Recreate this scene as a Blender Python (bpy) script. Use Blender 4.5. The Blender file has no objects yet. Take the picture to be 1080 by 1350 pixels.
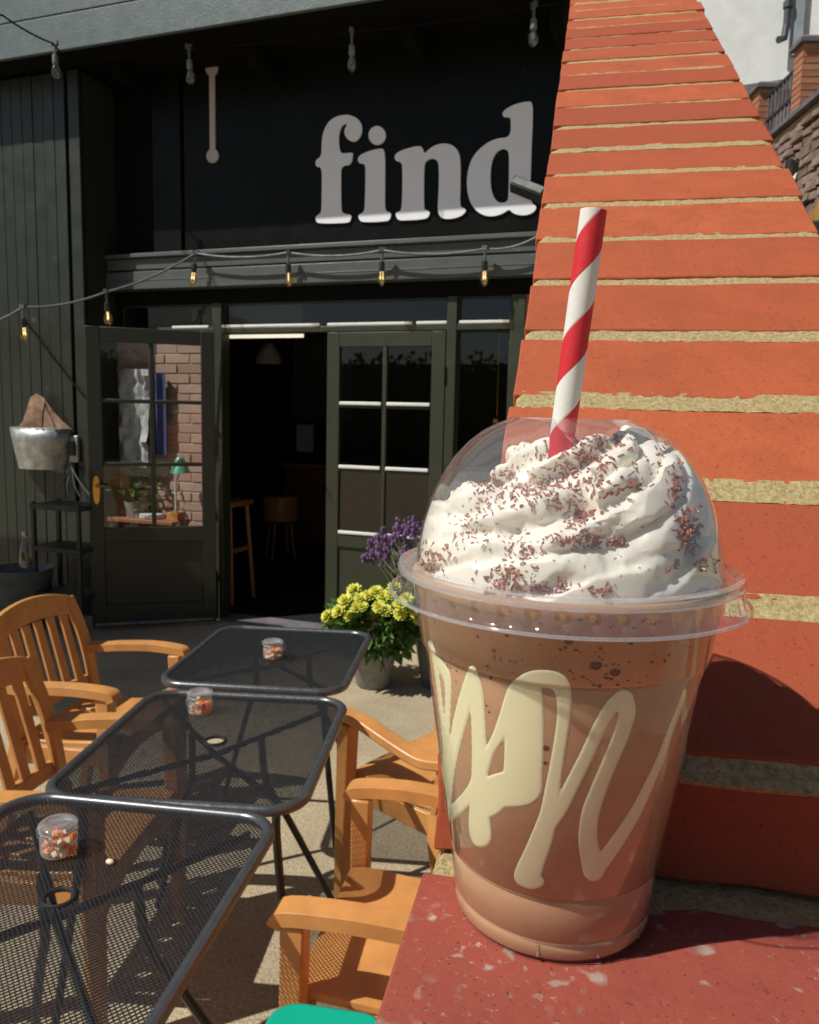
import bpy, math, random
import numpy as np
from mathutils import Vector, Matrix, noise
from mathutils.bvhtree import BVHTree
R = math.radians
random.seed(7)
sc = bpy.context.scene
C = sc.collection

# ------------------------------------------------------------------ camera
F, CX, CY, CAMZ = 1040.0, 540.0, 675.0, 1.6       # focal length and centre in photo pixels (1080 x 1350)
upc = Vector((.0218, .9922, -.1223)).normalized()  # world axes seen from the camera (right, up, forward)
xc = Vector((.9421, -.061, -.3256)); xc = (xc - upc*xc.dot(upc)).normalized()
yc = Vector((0, 0, 1)); yc = yc - upc*yc.dot(upc); yc = (yc - xc*yc.dot(xc)).normalized()
def cam2w(v): return Vector((xc.dot(v), yc.dot(v), upc.dot(v)))
def ray(px, py): return cam2w(Vector(((px-CX)/F, -(py-CY)/F, 1)))
CAM = Vector((0, 0, CAMZ))
def onz(px, py, z): r = ray(px, py); return CAM + r*((z-CAMZ)/r.z)
def ony(px, py, y): r = ray(px, py); return CAM + r*(y/r.y)
def far(px, py, d): return CAM + ray(px, py)*d
def proj(P):
    v = Vector(P) - CAM
    ex, ey, ez = (cam2w(Vector(a)).dot(v) for a in ((1,0,0),(0,1,0),(0,0,1)))
    return CX + F*ex/ez, CY - F*ey/ez
cd = bpy.data.cameras.new('camera'); cam = bpy.data.objects.new('camera', cd); C.objects.link(cam)
cr, cu, cf = cam2w(Vector((1,0,0))), cam2w(Vector((0,1,0))), cam2w(Vector((0,0,1)))
cam.matrix_world = Matrix(((cr.x, cu.x, -cf.x, 0), (cr.y, cu.y, -cf.y, 0), (cr.z, cu.z, -cf.z, CAMZ), (0,0,0,1)))
cd.sensor_fit = 'VERTICAL'; cd.sensor_height = 36; cd.lens = F/1350*36
cd.clip_start = .01; cd.clip_end = 1000
cd.dof.use_dof = True; cd.dof.focus_distance = .27; cd.dof.aperture_fstop = 46
sc.camera = cam
sc.render.resolution_x, sc.render.resolution_y = 819, 1024

# ------------------------------------------------------------------ light
SUN_AZ, SUN_EL = R(47), R(52)                    # azimuth from the facade normal, towards the left
w = bpy.data.worlds.new('World'); sc.world = w; w.use_nodes = True
sky = w.node_tree.nodes.new('ShaderNodeTexSky'); sky.sky_type = 'NISHITA'; sky.sun_disc = False
to_sun = Vector((-math.sin(SUN_AZ)*math.cos(SUN_EL), -math.cos(SUN_AZ)*math.cos(SUN_EL), math.sin(SUN_EL)))
sky.sun_elevation = SUN_EL; sky.sun_rotation = math.atan2(to_sun.x, to_sun.y)
bg = w.node_tree.nodes['Background']; bg.inputs[1].default_value = .05
w.node_tree.links.new(sky.outputs[0], bg.inputs[0])
sd = bpy.data.lights.new('sun', 'SUN'); sun = bpy.data.objects.new('sun', sd); C.objects.link(sun)
sd.energy = 4.7; sd.angle = R(.53); sd.color = (1, .955, .88)
sun.rotation_euler = to_sun.to_track_quat('Z', 'Y').to_euler(); sun.location = (-6, -8, 12)
sc.view_settings.view_transform = 'Standard'; sc.view_settings.look = 'None'
sc.view_settings.exposure = .03; sc.view_settings.gamma = 1

# ------------------------------------------------------------------ materials
class NT:
    def __init__(s, name):
        s.m = bpy.data.materials.new(name); s.m.use_nodes = True
        s.t = s.m.node_tree; s.n = s.t.nodes; s.b = s.n['Principled BSDF']; s.o = s.n['Material Output']
    def add(s, typ, **k):
        n = s.n.new('ShaderNode'+typ)
        for a, v in k.items(): setattr(n, a, v)
        return n
    def link(s, a, b): s.t.links.new(a, b)
    def coord(s, scale=(1,1,1), kind='Object'):
        tc = s.add('TexCoord'); mp = s.add('Mapping'); mp.inputs['Scale'].default_value = scale
        s.link(tc.outputs[kind], mp.inputs[0]); return mp.outputs[0]
    def noise(s, vec, scale, detail=4, rough=.6):
        n = s.add('TexNoise'); n.inputs['Scale'].default_value = scale; n.inputs['Detail'].default_value = detail
        n.inputs['Roughness'].default_value = rough; s.link(vec, n.inputs['Vector']); return n.outputs[0]
    def ramp(s, fac, stops):
        r = s.add('ValToRGB'); e = r.color_ramp.elements
        while len(e) < len(stops): e.new(.5)
        for i, (p, c) in enumerate(stops):
            e[i].position = p; e[i].color = (*c, 1) if not isinstance(c, float) else (c, c, c, 1)
        s.link(fac, r.inputs[0]); return r.outputs[0]
    def mix(s, fac, a, b, mode='MIX'):
        m = s.add('Mix', data_type='RGBA', blend_type=mode)
        for i, v in ((0, fac), (6, a), (7, b)):
            if hasattr(v, 'links'): s.link(v, m.inputs[i])
            else: m.inputs[i].default_value = v if i == 0 else (*v, 1)
        return m.outputs[2]
    def bump(s, hgt, strength, dist=.01):
        b = s.add('Bump'); b.inputs['Strength'].default_value = strength; b.inputs['Distance'].default_value = dist
        s.link(hgt, b.inputs['Height']); s.link(b.outputs[0], s.b.inputs['Normal']); return b
def mat(name, col, rough=.6, metal=0, var=.18, scale=6, bump=0, bscale=60, spec=.5, coord=(1,1,1), coat=0, sss=0):
    t = NT(name); v = t.coord(coord)
    n = t.noise(v, scale, 5)
    lo = tuple(c*(1-var) for c in col); hi = tuple(min(1, c*(1+var)) for c in col)
    t.link(t.ramp(n, [(.3, lo), (.7, hi)]), t.b.inputs['Base Color'])
    t.link(t.ramp(t.noise(v, scale*3, 3), [(.3, float(max(.02, rough-.08))), (.7, float(min(1, rough+.08)))]), t.b.inputs['Roughness'])
    t.b.inputs['Metallic'].default_value = metal; t.b.inputs['Specular IOR Level'].default_value = spec
    t.b.inputs['Coat Weight'].default_value = coat
    if sss: t.b.inputs['Subsurface Weight'].default_value = sss; t.b.inputs['Subsurface Scale'].default_value = .004; t.b.inputs['Subsurface Radius'].default_value = (1,.85,.65)
    if bump: t.bump(t.noise(v, bscale, 4), bump, .004)
    return t.m
def clear(name, tint, ior=1.5, rough=.02, glossy=(1,1,1), boost=1.0, haze=0):
    """thin clear sheet: straight transmission with Fresnel reflection"""
    t = NT(name); t.n.remove(t.b)
    tr = t.add('BsdfTransparent'); tr.inputs[0].default_value = (*tint, 1)
    gl = t.add('BsdfGlossy'); gl.inputs['Roughness'].default_value = rough; gl.inputs[0].default_value = (*glossy, 1)
    lw = t.add('LayerWeight'); lw.inputs[0].default_value = .5
    pw = t.add('Math', operation='POWER'); pw.inputs[1].default_value = 4.2; t.link(lw.outputs['Facing'], pw.inputs[0])
    f0 = ((ior-1)/(ior+1))**2
    mu = t.add('Math', operation='MULTIPLY_ADD', use_clamp=True); mu.inputs[1].default_value = 1-f0*boost; mu.inputs[2].default_value = f0*boost; t.link(pw.outputs[0], mu.inputs[0])
    mx = t.add('MixShader'); t.link(mu.outputs[0], mx.inputs[0]); t.link(tr.outputs[0], mx.inputs[1]); t.link(gl.outputs[0], mx.inputs[2])
    out = mx.outputs[0]
    if haze:
        df = t.add('BsdfDiffuse'); df.inputs[0].default_value = (.85,.86,.87,1)
        m2 = t.add('MixShader'); m2.inputs[0].default_value = haze; t.link(out, m2.inputs[1]); t.link(df.outputs[0], m2.inputs[2]); out = m2.outputs[0]
    t.link(out, t.o.inputs[0]); return t.m
def emit(name, col, s):
    t = NT(name); t.b.inputs['Base Color'].default_value = (*col, 1)
    t.b.inputs['Emission Color'].default_value = (*col, 1); t.b.inputs['Emission Strength'].default_value = s; return t.m
def brick_mat(name, a, b, spots=0.0, sc_=1.0, spotcol=(.38,.33,.27)):
    t = NT(name); oi = t.add('ObjectInfo'); v = t.coord()
    base = t.mix(oi.outputs['Random'], a, b)
    n1 = t.noise(v, 28*sc_, 6, .65); n2 = t.noise(v, 260*sc_, 4)
    base = t.mix(t.ramp(n1, [(.38, 0.), (.72, .75)]), base, tuple(c*.66 for c in a))
    base = t.mix(t.ramp(n2, [(.25, .35), (.45, 0.)]), base, tuple(c*.55 for c in b))
    base = t.mix(t.ramp(t.noise(v, 500*sc_, 2), [(.70, 0.), (.8, .35)]), base, (.55,.30,.18))
    base = t.mix(t.ramp(t.noise(v, 620*sc_, 1), [(.26, .7), (.33, 0.)]), base, tuple(c*.3 for c in b))
    if spots:
        vo = t.add('TexVoronoi', feature='SMOOTH_F1'); vo.inputs['Scale'].default_value = 135*sc_; vo.inputs['Randomness'].default_value = 1
        dv = t.add('VectorMath', operation='MULTIPLY_ADD'); nz_ = t.add('TexNoise'); nz_.inputs['Scale'].default_value = 140*sc_; nz_.inputs['Detail'].default_value = 4; t.link(v, nz_.inputs['Vector'])
        t.link(nz_.outputs['Color'], dv.inputs[0]); dv.inputs[1].default_value = (.010/sc_,)*3; t.link(v, dv.inputs[2]); t.link(dv.outputs[0], vo.inputs[0])
        cell = t.add('SeparateColor'); t.link(vo.outputs['Color'], cell.inputs[0])
        msk = t.mix(1., t.ramp(vo.outputs['Distance'], [(.16, 1.), (.30, 0.)]), t.ramp(cell.outputs[1], [(.45, 0.), (.75, 1.)]), 'MULTIPLY')
        fine = t.mix(1., t.ramp(t.noise(v, 300*sc_, 3, .7), [(.60, 0.), (.66, .8)]), t.ramp(t.noise(v, 22*sc_, 2), [(.40, 0.), (.6, 1.)]), 'MULTIPLY')
        m2 = t.mix(1., msk, fine, 'LIGHTEN')
        sp = t.mix(t.ramp(cell.outputs[0], [(.2, 0.), (.9, 1.)]), tuple(c*.62 for c in spotcol), (.50,.41,.35))
        fx = t.mix(1., m2, (spots,)*3, 'MULTIPLY'); base = t.mix(fx, base, sp)
    t.link(base, t.b.inputs['Base Color']); t.b.inputs['Roughness'].default_value = .82
    mh = t.add('Math', operation='MULTIPLY_ADD'); mh.inputs[1].default_value = .5; t.link(n2, mh.inputs[0]); t.link(n1, mh.inputs[2])
    t.bump(mh.outputs[0], .55, .0012/sc_); return t.m
M = {}
M['brick'] = brick_mat('orange_brick', (.45,.098,.030), (.31,.054,.019))
M['brick_old'] = brick_mat('red_capping_brick', (.33,.066,.040), (.30,.06,.037), .75)
def mortar_mat():
    t = NT('sandy_mortar'); v = t.coord()
    n = t.noise(v, 420, 5, .7); n1 = t.noise(v, 30, 3)
    c = t.ramp(n, [(.28, (.17,.12,.05)), (.5, (.41,.32,.15)), (.75, (.60,.50,.28))])
    c = t.mix(t.ramp(n1, [(.4, 0.), (.7, .4)]), c, (.40,.29,.12))
    t.link(c, t.b.inputs['Base Color']); t.b.inputs['Roughness'].default_value = .95
    t.bump(n, .9, .0016); return t.m
M['mortar'] = mortar_mat()
def ground_mat():
    t = NT('aggregate_paving'); v = t.coord()
    vo = t.add('TexVoronoi'); vo.inputs['Scale'].default_value = 130; t.link(v, vo.inputs[0])
    c = t.ramp(t.noise(v, 90, 5, .7), [(.25, (.14,.112,.070)), (.5, (.41,.335,.21)), (.8, (.62,.54,.39))])
    sep = t.add('SeparateColor'); t.link(vo.outputs['Color'], sep.inputs[0])
    c = t.mix(t.ramp(sep.outputs[0], [(.6, 0.), (.95, .55)]), c, (.50,.42,.29))
    c = t.mix(t.ramp(t.noise(v, 1.7, 5), [(.42, 0.), (.7, .45)]), c, (.14,.115,.075))
    t.link(c, t.b.inputs['Base Color']); t.b.inputs['Roughness'].default_value = .9
    t.bump(vo.outputs['Distance'], .6, .004); return t.m
M['ground'] = ground_mat()
def paint(name, col, rough, dirt_glint, dscale, grain=(1,1,1), bump=.12):
    t = NT(name); v = t.coord(); g = t.coord(grain)
    c = t.mix(t.ramp(t.noise(g, 9, 6, .7), [(.3, 0.), (.75, .6)]), col, tuple(x*1.5 for x in col))
    sp = t.ramp(t.noise(v, dscale, 6, .75), [(.64, 0.), (.72, 1.)])
    c = t.mix(t.mix(1., sp, (dirt_glint,)*3, 'MULTIPLY'), c, (.3,.3,.26))  # pale specks: dirt, and painted glints on the overhang
    t.link(c, t.b.inputs['Base Color'])
    t.link(t.ramp(t.noise(v, 7, 4), [(.3, float(rough-.06)), (.7, float(rough+.1))]), t.b.inputs['Roughness'])
    t.b.inputs['Specular IOR Level'].default_value = .55 if 'board' in name else .14 if 'sign' in name else .5
    t.bump(t.noise(g, 34, 5), bump, .004); return t.m
M['board'] = paint('dark_green_board_paint', (.017,.022,.014), .38, .25, 9, (6,6,.5))
M['frame'] = paint('olive_black_joinery_paint', (.021,.024,.014), .42, .12, 20)
M['leaf_r'] = paint('olive_door_paint', (.029,.033,.017), .45, .12, 16)
M['fascia'] = paint('black_sign_panel_paint', (.0065,.007,.0055), .30, .1, 14)
M['overhang'] = paint('glinting_grey_blue_paint', (.105,.135,.138), .38, .95, 45, (2,2,2), .5)  # strong pale specks paint the glints of light on the rough boards
M['ledge'] = paint('worn_grey_ledge_paint', (.075,.086,.08), .42, .7, 12, (.6,4,4))
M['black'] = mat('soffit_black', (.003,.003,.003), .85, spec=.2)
M['white_shine'] = mat('painted_white_shine', (.75,.76,.72), .5, var=.08)  # white for painted shine: sun gloss on bar tops, sheen on the post
M['letter'] = mat('white_acrylic_letter', (.90,.91,.95), .35, var=.03)
M['mark'] = mat('pinkish_white_plastic', (.55,.48,.47), .4, var=.05)
M['glass'] = clear('window_glass', (.93,.95,.93), 1.5, .02, boost=1.6)
M['pet'] = clear('clear_plastic', (.99,.99,.99), 1.5, .06, boost=.7, haze=.012)
M['petdome'] = clear('clear_dome_plastic', (.975,.975,.98), 1.5, .055, boost=3.0, haze=.03)
M['petrim'] = clear('clear_lid_rim_plastic', (.93,.93,.94), 1.5, .10, boost=3.2, haze=.13)
M['jarglass'] = clear('jar_glass', (.95,.98,.97), 1.5, .05, boost=2.5, haze=.14)
M['bulbglass'] = clear('clear_bulb_glass', (.85,.85,.82), 1.5, .03, boost=2.5)
M['amberglass'] = clear('amber_bulb_glass', (.92,.80,.55), 1.5, .06, (1,.92,.75), boost=3.5)
M['filament'] = emit('glowing_filament', (1,.82,.5), 2.2)
M['tube'] = emit('sunlit_strip_glow', (1,.94,.75), .85)  # glow stands in for sunlight on a cream strip
M['cable'] = mat('grey_rubber_cable', (.10,.105,.10), .55)
M['blackplastic'] = mat('black_plastic', (.02,.02,.02), .45)
M['rim'] = mat('glossy_dark_grey_steel', (.045,.05,.055), .30, var=.15, scale=30, spec=1.0)
M['steel'] = mat('black_powder_coated_steel', (.017,.019,.021), .33, var=.2, scale=30, bump=.15, bscale=500)
M['brass'] = mat('brass', (.75,.42,.10), .28, 1)
M['zinc'] = mat('galvanised_zinc', (.42,.43,.42), .45, .75, var=.4, scale=14)
M['zincdark'] = mat('dull_zinc', (.20,.21,.20), .55, .5, var=.3, scale=14)
M['rust'] = mat('rusty_zinc', (.55,.36,.26), .6, .3, var=.55, scale=10)
M['resin'] = mat('orange_brown_resin', (.55,.26,.080), .36, var=.16, scale=9, bump=.06, bscale=50)
M['teal'] = mat('teal_plastic', (.0,.36,.24), .38, var=.06)
M['pot'] = mat('grey_clay_pot', (.22,.22,.20), .8, var=.2, scale=20)
M['leaf'] = mat('green_leaf', (.07,.15,.025), .5, var=.5, scale=40)
M['leafgrey'] = mat('grey_green_leaf', (.22,.28,.13), .6, var=.35, scale=40)
M['petal'] = mat('yellow_green_petal', (.62,.65,.10), .6, var=.2, scale=60)
M['petalmid'] = mat('pale_yellow_centre', (.80,.76,.16), .6, var=.15, scale=60)
M['purple'] = mat('purple_petal', (.17,.085,.21), .7, var=.4, scale=80)
M['drink'] = mat('chocolate_milkshake', (.47,.275,.152), .5, spec=.25, var=.09, scale=45, coord=(1,1,2.5), sss=.6)
M['sauce'] = mat('white_chocolate_sauce', (.80,.76,.48), .35, var=.04, scale=30, sss=.3)
M['bubble'] = mat('dark_bubble', (.10,.045,.025), .3)
M['cream'] = mat('whipped_cream', (.87,.83,.72), .5, var=.02, scale=60, bump=.06, bscale=500, sss=.35)
M['choc'] = mat('milk_chocolate', (.38,.15,.10), .5, var=.45, scale=500)
M['render_white'] = mat('white_render', (.66,.68,.66), .9, var=.08, scale=3, bump=.5, bscale=6)
M['stone'] = brick_mat('weathered_brick_stone', (.30,.215,.17), (.20,.125,.095), .4, .1)
M['pierbrick'] = brick_mat('pier_brick', (.46,.22,.12), (.38,.13,.07), 0, .15)
M['greystone'] = mat('grey_coping', (.13,.12,.125), .8, var=.3)
M['palebrick'] = brick_mat('pale_pink_brick', (.40,.28,.23), (.28,.16,.12), .3, .3)
M['iron'] = mat('black_iron', (.02,.02,.022), .5)
M['pipe'] = mat('dark_grey_pipe', (.06,.068,.075), .4)
M['bluegrey'] = mat('plain_blue_grey', (.22,.26,.29), .8)
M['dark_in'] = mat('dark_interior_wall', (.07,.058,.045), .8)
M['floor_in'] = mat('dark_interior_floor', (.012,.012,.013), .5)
M['brownwood'] = mat('brown_wood', (.26,.10,.05), .5, var=.3, scale=9, coord=(1,1,8))
M['oak'] = mat('oak_wood', (.42,.20,.06), .5, var=.25, scale=9, coord=(8,1,1))
M['paper'] = mat('white_paper', (.55,.55,.56), .8, var=.03)
M['bluecloth'] = mat('blue_cloth', (.055,.065,.17), .8, var=.2)
M['greysheet'] = mat('grey_plastic_sheet', (.42,.43,.44), .35, var=.3, scale=12)
M['tealshade'] = mat('green_lamp_shade', (.02,.28,.2), .4)
M['canvas'] = mat('dark_canvas', (.05,.06,.05), .8)
M['terracotta'] = mat('orange_terracotta', (.55,.28,.06), .7, var=.3)
M['hedge'] = mat('hedge_green', (.05,.09,.025), .7, var=.5, scale=12)
def straw_mat():
    t = NT('striped_paper'); tc = t.add('TexCoord'); sp = t.add('SeparateXYZ'); t.link(tc.outputs['Object'], sp.inputs[0])
    at = t.add('Math', operation='ARCTAN2'); t.link(sp.outputs[1], at.inputs[0]); t.link(sp.outputs[0], at.inputs[1])
    a = t.add('Math', operation='MULTIPLY'); t.link(at.outputs[0], a.inputs[0]); a.inputs[1].default_value = -1/(2*math.pi)
    b = t.add('Math', operation='MULTIPLY_ADD'); t.link(sp.outputs[2], b.inputs[0]); b.inputs[1].default_value = 1/.0262; t.link(a.outputs[0], b.inputs[2])
    c = t.add('Math', operation='ADD'); t.link(b.outputs[0], c.inputs[0]); c.inputs[1].default_value = 10.86
    f = t.add('Math', operation='FRACT'); t.link(c.outputs[0], f.inputs[0])
    r = t.ramp(f.outputs[0], [(0, (.62,.010,.022)), (.49, (.62,.010,.022)), (.505, (.74,.74,.69)), (.99, (.74,.74,.69))])
    r = t.mix(t.ramp(t.noise(tc.outputs['Object'], 900, 3), [(.3, .12), (.6, 0.)]), r, (.3,.2,.18))
    t.link(r, t.b.inputs['Base Color']); t.b.inputs['Roughness'].default_value = .6
    # paper winding seams
    d = t.add('Math', operation='MULTIPLY'); t.link(c.outputs[0], d.inputs[0]); d.inputs[1].default_value = 2
    e = t.add('Math', operation='FRACT'); t.link(d.outputs[0], e.inputs[0])
    t.bump(t.ramp(e.outputs[0], [(0, 0.), (.03, 1.), (.5, 1.), (.97, 1.)]), .35, .0004)
    return t.m
M['straw'] = straw_mat()

# ------------------------------------------------------------------ mesh helpers
class MB:
    def __init__(s): s.v = []; s.f = []
    def add(s, vs, fs):
        k = len(s.v); s.v += [tuple(p) for p in vs]; s.f += [tuple(i+k for i in f) for f in fs]; return s
    def box(s, a, b, mtx=None, jit=0):
        x0,y0,z0 = a; x1,y1,z1 = b
        vs = [Vector(p) for p in ((x0,y0,z0),(x1,y0,z0),(x1,y1,z0),(x0,y1,z0),(x0,y0,z1),(x1,y0,z1),(x1,y1,z1),(x0,y1,z1))]
        if jit: vs = [p + Vector([random.uniform(-jit, jit) for _ in range(3)]) for p in vs]
        if mtx: vs = [mtx @ p for p in vs]
        return s.add(vs, [(3,2,1,0),(4,5,6,7),(0,1,5,4),(1,2,6,5),(2,3,7,6),(3,0,4,7)])
    def tube(s, path, r, seg=10, caps=True):
        path = [Vector(p) for p in path]; n = len(path); rs = r if isinstance(r, (list, tuple)) else [r]*n
        t0 = (path[1]-path[0]).normalized(); up = Vector((0,0,1)) if abs(t0.z) < .9 else Vector((1,0,0))
        a = t0.cross(up).normalized(); vs = []
        for i, p in enumerate(path):
            t = (path[min(i+1, n-1)] - path[max(i-1, 0)]).normalized()
            a = (a - t*a.dot(t)).normalized(); b = t.cross(a)
            vs += [p + (a*math.cos(2*math.pi*k/seg) + b*math.sin(2*math.pi*k/seg))*rs[i] for k in range(seg)]
        fs = [(i*seg+k, i*seg+(k+1)%seg, (i+1)*seg+(k+1)%seg, (i+1)*seg+k) for i in range(n-1) for k in range(seg)]
        if caps: fs += [tuple(range(seg))[::-1], tuple((n-1)*seg+k for k in range(seg))]
        return s.add(vs, fs)
    def lathe(s, prof, seg=32, mtx=None, cap0=False, cap1=False, rfun=None):
        vs = []
        for (r, z) in prof:
            for k in range(seg):
                a = 2*math.pi*k/seg; rr = r + (rfun(a, r, z) if rfun else 0)
                vs.append(Vector((rr*math.cos(a), rr*math.sin(a), z)))
        n = len(prof)
        fs = [(i*seg+k, i*seg+(k+1)%seg, (i+1)*seg+(k+1)%seg, (i+1)*seg+k) for i in range(n-1) for k in range(seg)]
        if cap0: fs.append(tuple(range(seg))[::-1])
        if cap1: fs.append(tuple((n-1)*seg+k for k in range(seg)))
        if mtx: vs = [mtx @ p for p in vs]
        return s.add(vs, fs)
    def prism(s, poly, thick, mtx=None):
        """poly in xz, extruded along y by thick"""
        n = len(poly); vs = [Vector((x, 0, z)) for x, z in poly] + [Vector((x, thick, z)) for x, z in poly]
        if mtx: vs = [mtx @ p for p in vs]
        return s.add(vs, [tuple(range(n)), tuple(range(2*n-1, n-1, -1))] + [(i, i+n, (i+1)%n+n, (i+1)%n) for i in range(n)])
    def ball(s, c, r, seg=10, rings=6, sq=(1,1,1)):
        prof = [(math.sin(math.pi*i/rings), -math.cos(math.pi*i/rings)) for i in range(rings+1)]
        m = Matrix.Translation(c) @ Matrix.Diagonal((r*sq[0], r*sq[1], r*sq[2], 1))
        return s.lathe([(max(p[0], .001), p[1]) for p in prof], seg, m)
    def mesh(s, name, m, smooth=True, sharp=40):
        me = bpy.data.meshes.new(name); me.from_pydata(s.v, [], s.f); me.update()
        if m: me.materials.append(m)
        if smooth:
            me.polygons.foreach_set('use_smooth', [True]*len(me.polygons)); me.set_sharp_from_angle(angle=R(sharp))
        return me
    def build(s, name, m, parent=None, bevel=0, smooth=True, sharp=40, loc=None):
        o = bpy.data.objects.new(name, s.mesh(name, m, smooth, sharp)); C.objects.link(o)
        if parent: o.parent = parent
        if loc: o.location = loc
        if bevel:
            b = o.modifiers.new('bevel', 'BEVEL'); b.width = bevel; b.segments = 2; b.limit_method = 'ANGLE'; b.angle_limit = R(40)
        return o
def tag(o, label, cat=None, group=None, kind=None):
    if label: o['label'] = label
    if cat: o['category'] = cat
    if group: o['group'] = group
    if kind: o['kind'] = kind
    return o
def thing(name, label, cat, loc=(0,0,0), rz=0, group=None):
    o = bpy.data.objects.new(name, None); C.objects.link(o); o.location = loc; o.rotation_euler = (0,0,rz); o.empty_display_size = .05
    return tag(o, label, cat, group)
def copy_tree(o, parent=None):
    c = o.copy(); C.objects.link(c); c.parent = parent
    for ch in list(o.children): copy_tree(ch, c)
    return c
def shared(name, me, parent, loc=None, mtx=None):
    o = bpy.data.objects.new(name, me); C.objects.link(o); o.parent = parent
    if mtx: o.matrix_local = mtx
    if loc: o.location = loc
    return o
def smooth_path(pts, n=6):
    P = [Vector(p) for p in pts]; out = []
    for i in range(len(P)-1):
        a, b, c, d = P[max(i-1,0)], P[i], P[i+1], P[min(i+2, len(P)-1)]
        for k in range(n):
            t = k/n
            out.append(.5*((2*b) + (c-a)*t + (2*a-5*b+4*c-d)*t*t + (3*b-a-3*c+d)*t**3))
    return out + [P[-1]]
def chaikin(p, n=2):
    for _ in range(n):
        q = []
        for i in range(len(p)):
            a, b = p[i], p[(i+1) % len(p)]
            q += [(a[0]*.75+b[0]*.25, a[1]*.75+b[1]*.25), (a[0]*.25+b[0]*.75, a[1]*.25+b[1]*.75)]
        p = q
    return p

# ------------------------------------------------------------------ ground
tag(MB().add([(-150,-150,0),(150,-150,0),(150,150,0),(-150,150,0)], [(0,1,2,3)]).build('ground', M['ground'], smooth=False), None, kind='structure')

# ------------------------------------------------------------------ ramped brick wall
AZ = R(8.0); SL = R(34)
WW = Vector((math.cos(AZ), math.sin(AZ), 0)); WV = Vector((-math.sin(AZ), math.cos(AZ), 0)); WZ = Vector((0,0,1))
ZB = CAMZ - .15315                                  # top of the level capping brick, where the cup stands
RD = WV*math.cos(SL) + WZ*math.sin(SL); RN = WZ*math.cos(SL) - WV*math.sin(SL)
RP = CAM + RN*(-.2445)                              # the ramp plane
wall = thing('brick_wall', 'orange brick garden wall with a sloping brick-on-edge coping rising behind the cup', 'wall', (0,0,0))
AL0 = .157                                          # distance along the ramp of the first joint
SP = .0750
NB = 30
def wl(al): return -.030 - .006*math.exp(-al/.25) 
def jbrick(name, o, ex, ey, ez, sx, sy, sz, m, seed, parent, cuts=6, amp=.0006, chip=.0):
    """brick with slightly uneven faces: origin o at the corner, axes ex, ey, ez"""
    n = cuts; vs = []; fs = []; idx = {}
    def P(i, j, k):
        key = (i, j, k)
        if key not in idx:
            x, y, z = sx*i/n, sy*j/2, sz*k/2
            p = Vector((x, y, z)); q = p*45 + Vector((seed*3.1, seed*1.7, 0))
            d = Vector((noise.noise(q), noise.noise(q+Vector((9,0,0))), noise.noise(q+Vector((0,9,0)))))*amp*1.6
            edge = (j in (0, 2)) + (k == 2) + (i in (0, n))
            if edge >= 2 and chip: 
                d -= Vector((0, (1 if j == 2 else -1 if j == 0 else 0), .8))*chip*max(0, noise.noise(q*2.7))
            idx[key] = len(vs); vs.append(o + ex*(x+d.x) + ey*(y+d.y) + ez*(z+d.z*.8))
        return idx[key]
    for i in range(n):
        for j in range(2):
            fs.append((P(i,j,2), P(i+1,j,2), P(i+1,j+1,2), P(i,j+1,2))); fs.append((P(i,j+1,0), P(i+1,j+1,0), P(i+1,j,0), P(i,j,0)))
        for k in range(2):
            fs.append((P(i,0,k), P(i+1,0,k), P(i+1,0,k+1), P(i,0,k+1))); fs.append((P(i,2,k+1), P(i+1,2,k+1), P(i+1,2,k), P(i,2,k)))
    for j in range(2):
        for k in range(2):
            fs.append((P(0,j+1,k), P(0,j,k), P(0,j,k+1), P(0,j+1,k+1))); fs.append((P(n,j,k), P(n,j+1,k), P(n,j+1,k+1), P(n,j,k+1)))
    return MB().add(vs, fs).build(name, m, parent, bevel=.0011, sharp=30)
BT = .0655
for i in range(NB):
    al = AL0 + i*SP
    left = wl(al) + random.uniform(-.0013, .0013); wd = .207 + random.uniform(-.003, .003)
    dz = random.uniform(-.0012, .0012)
    jw = random.uniform(-.0015, .0012)
    o = RP + WW*left + RD*(al+.0048) + RN*(-.100+dz)
    jbrick('brick', o, WW, RD, RN, wd, SP-.0096+jw, .100, M['brick'], i*1.37, wall, chip=.0016)
# level capping brick under the cup, and the steep cut brick behind it
S0 = .2465
capw = -.041
jbrick('brick', CAM + WW*capw + WV*(S0-.102) + WZ*(ZB-.065-CAMZ), WW, WV, WZ, .212, .102, .065, M['brick_old'], 71.3, wall, cuts=12, amp=.0012, chip=.004)
jbrick('brick', CAM + WW*(capw+.002) + WV*(S0-.102-.010-.102) + WZ*(ZB-.066-CAMZ), WW, WV, WZ, .212, .102, .065, M['brick_old'], 31.3, wall, cuts=12, amp=.0012, chip=.004)
ST = R(80)
ev = WV*math.cos(ST) + WZ*math.sin(ST); en = WZ*math.cos(ST) - WV*math.sin(ST)
jbrick('brick', CAM + WW*(capw+.001) + WV*.2590 + WZ*(ZB-CAMZ+.001) - en*.030, WW, ev, en, .210, .0335, .030, M['brick'], 53.3, wall, cuts=12, amp=.0010, chip=.002)
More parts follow.
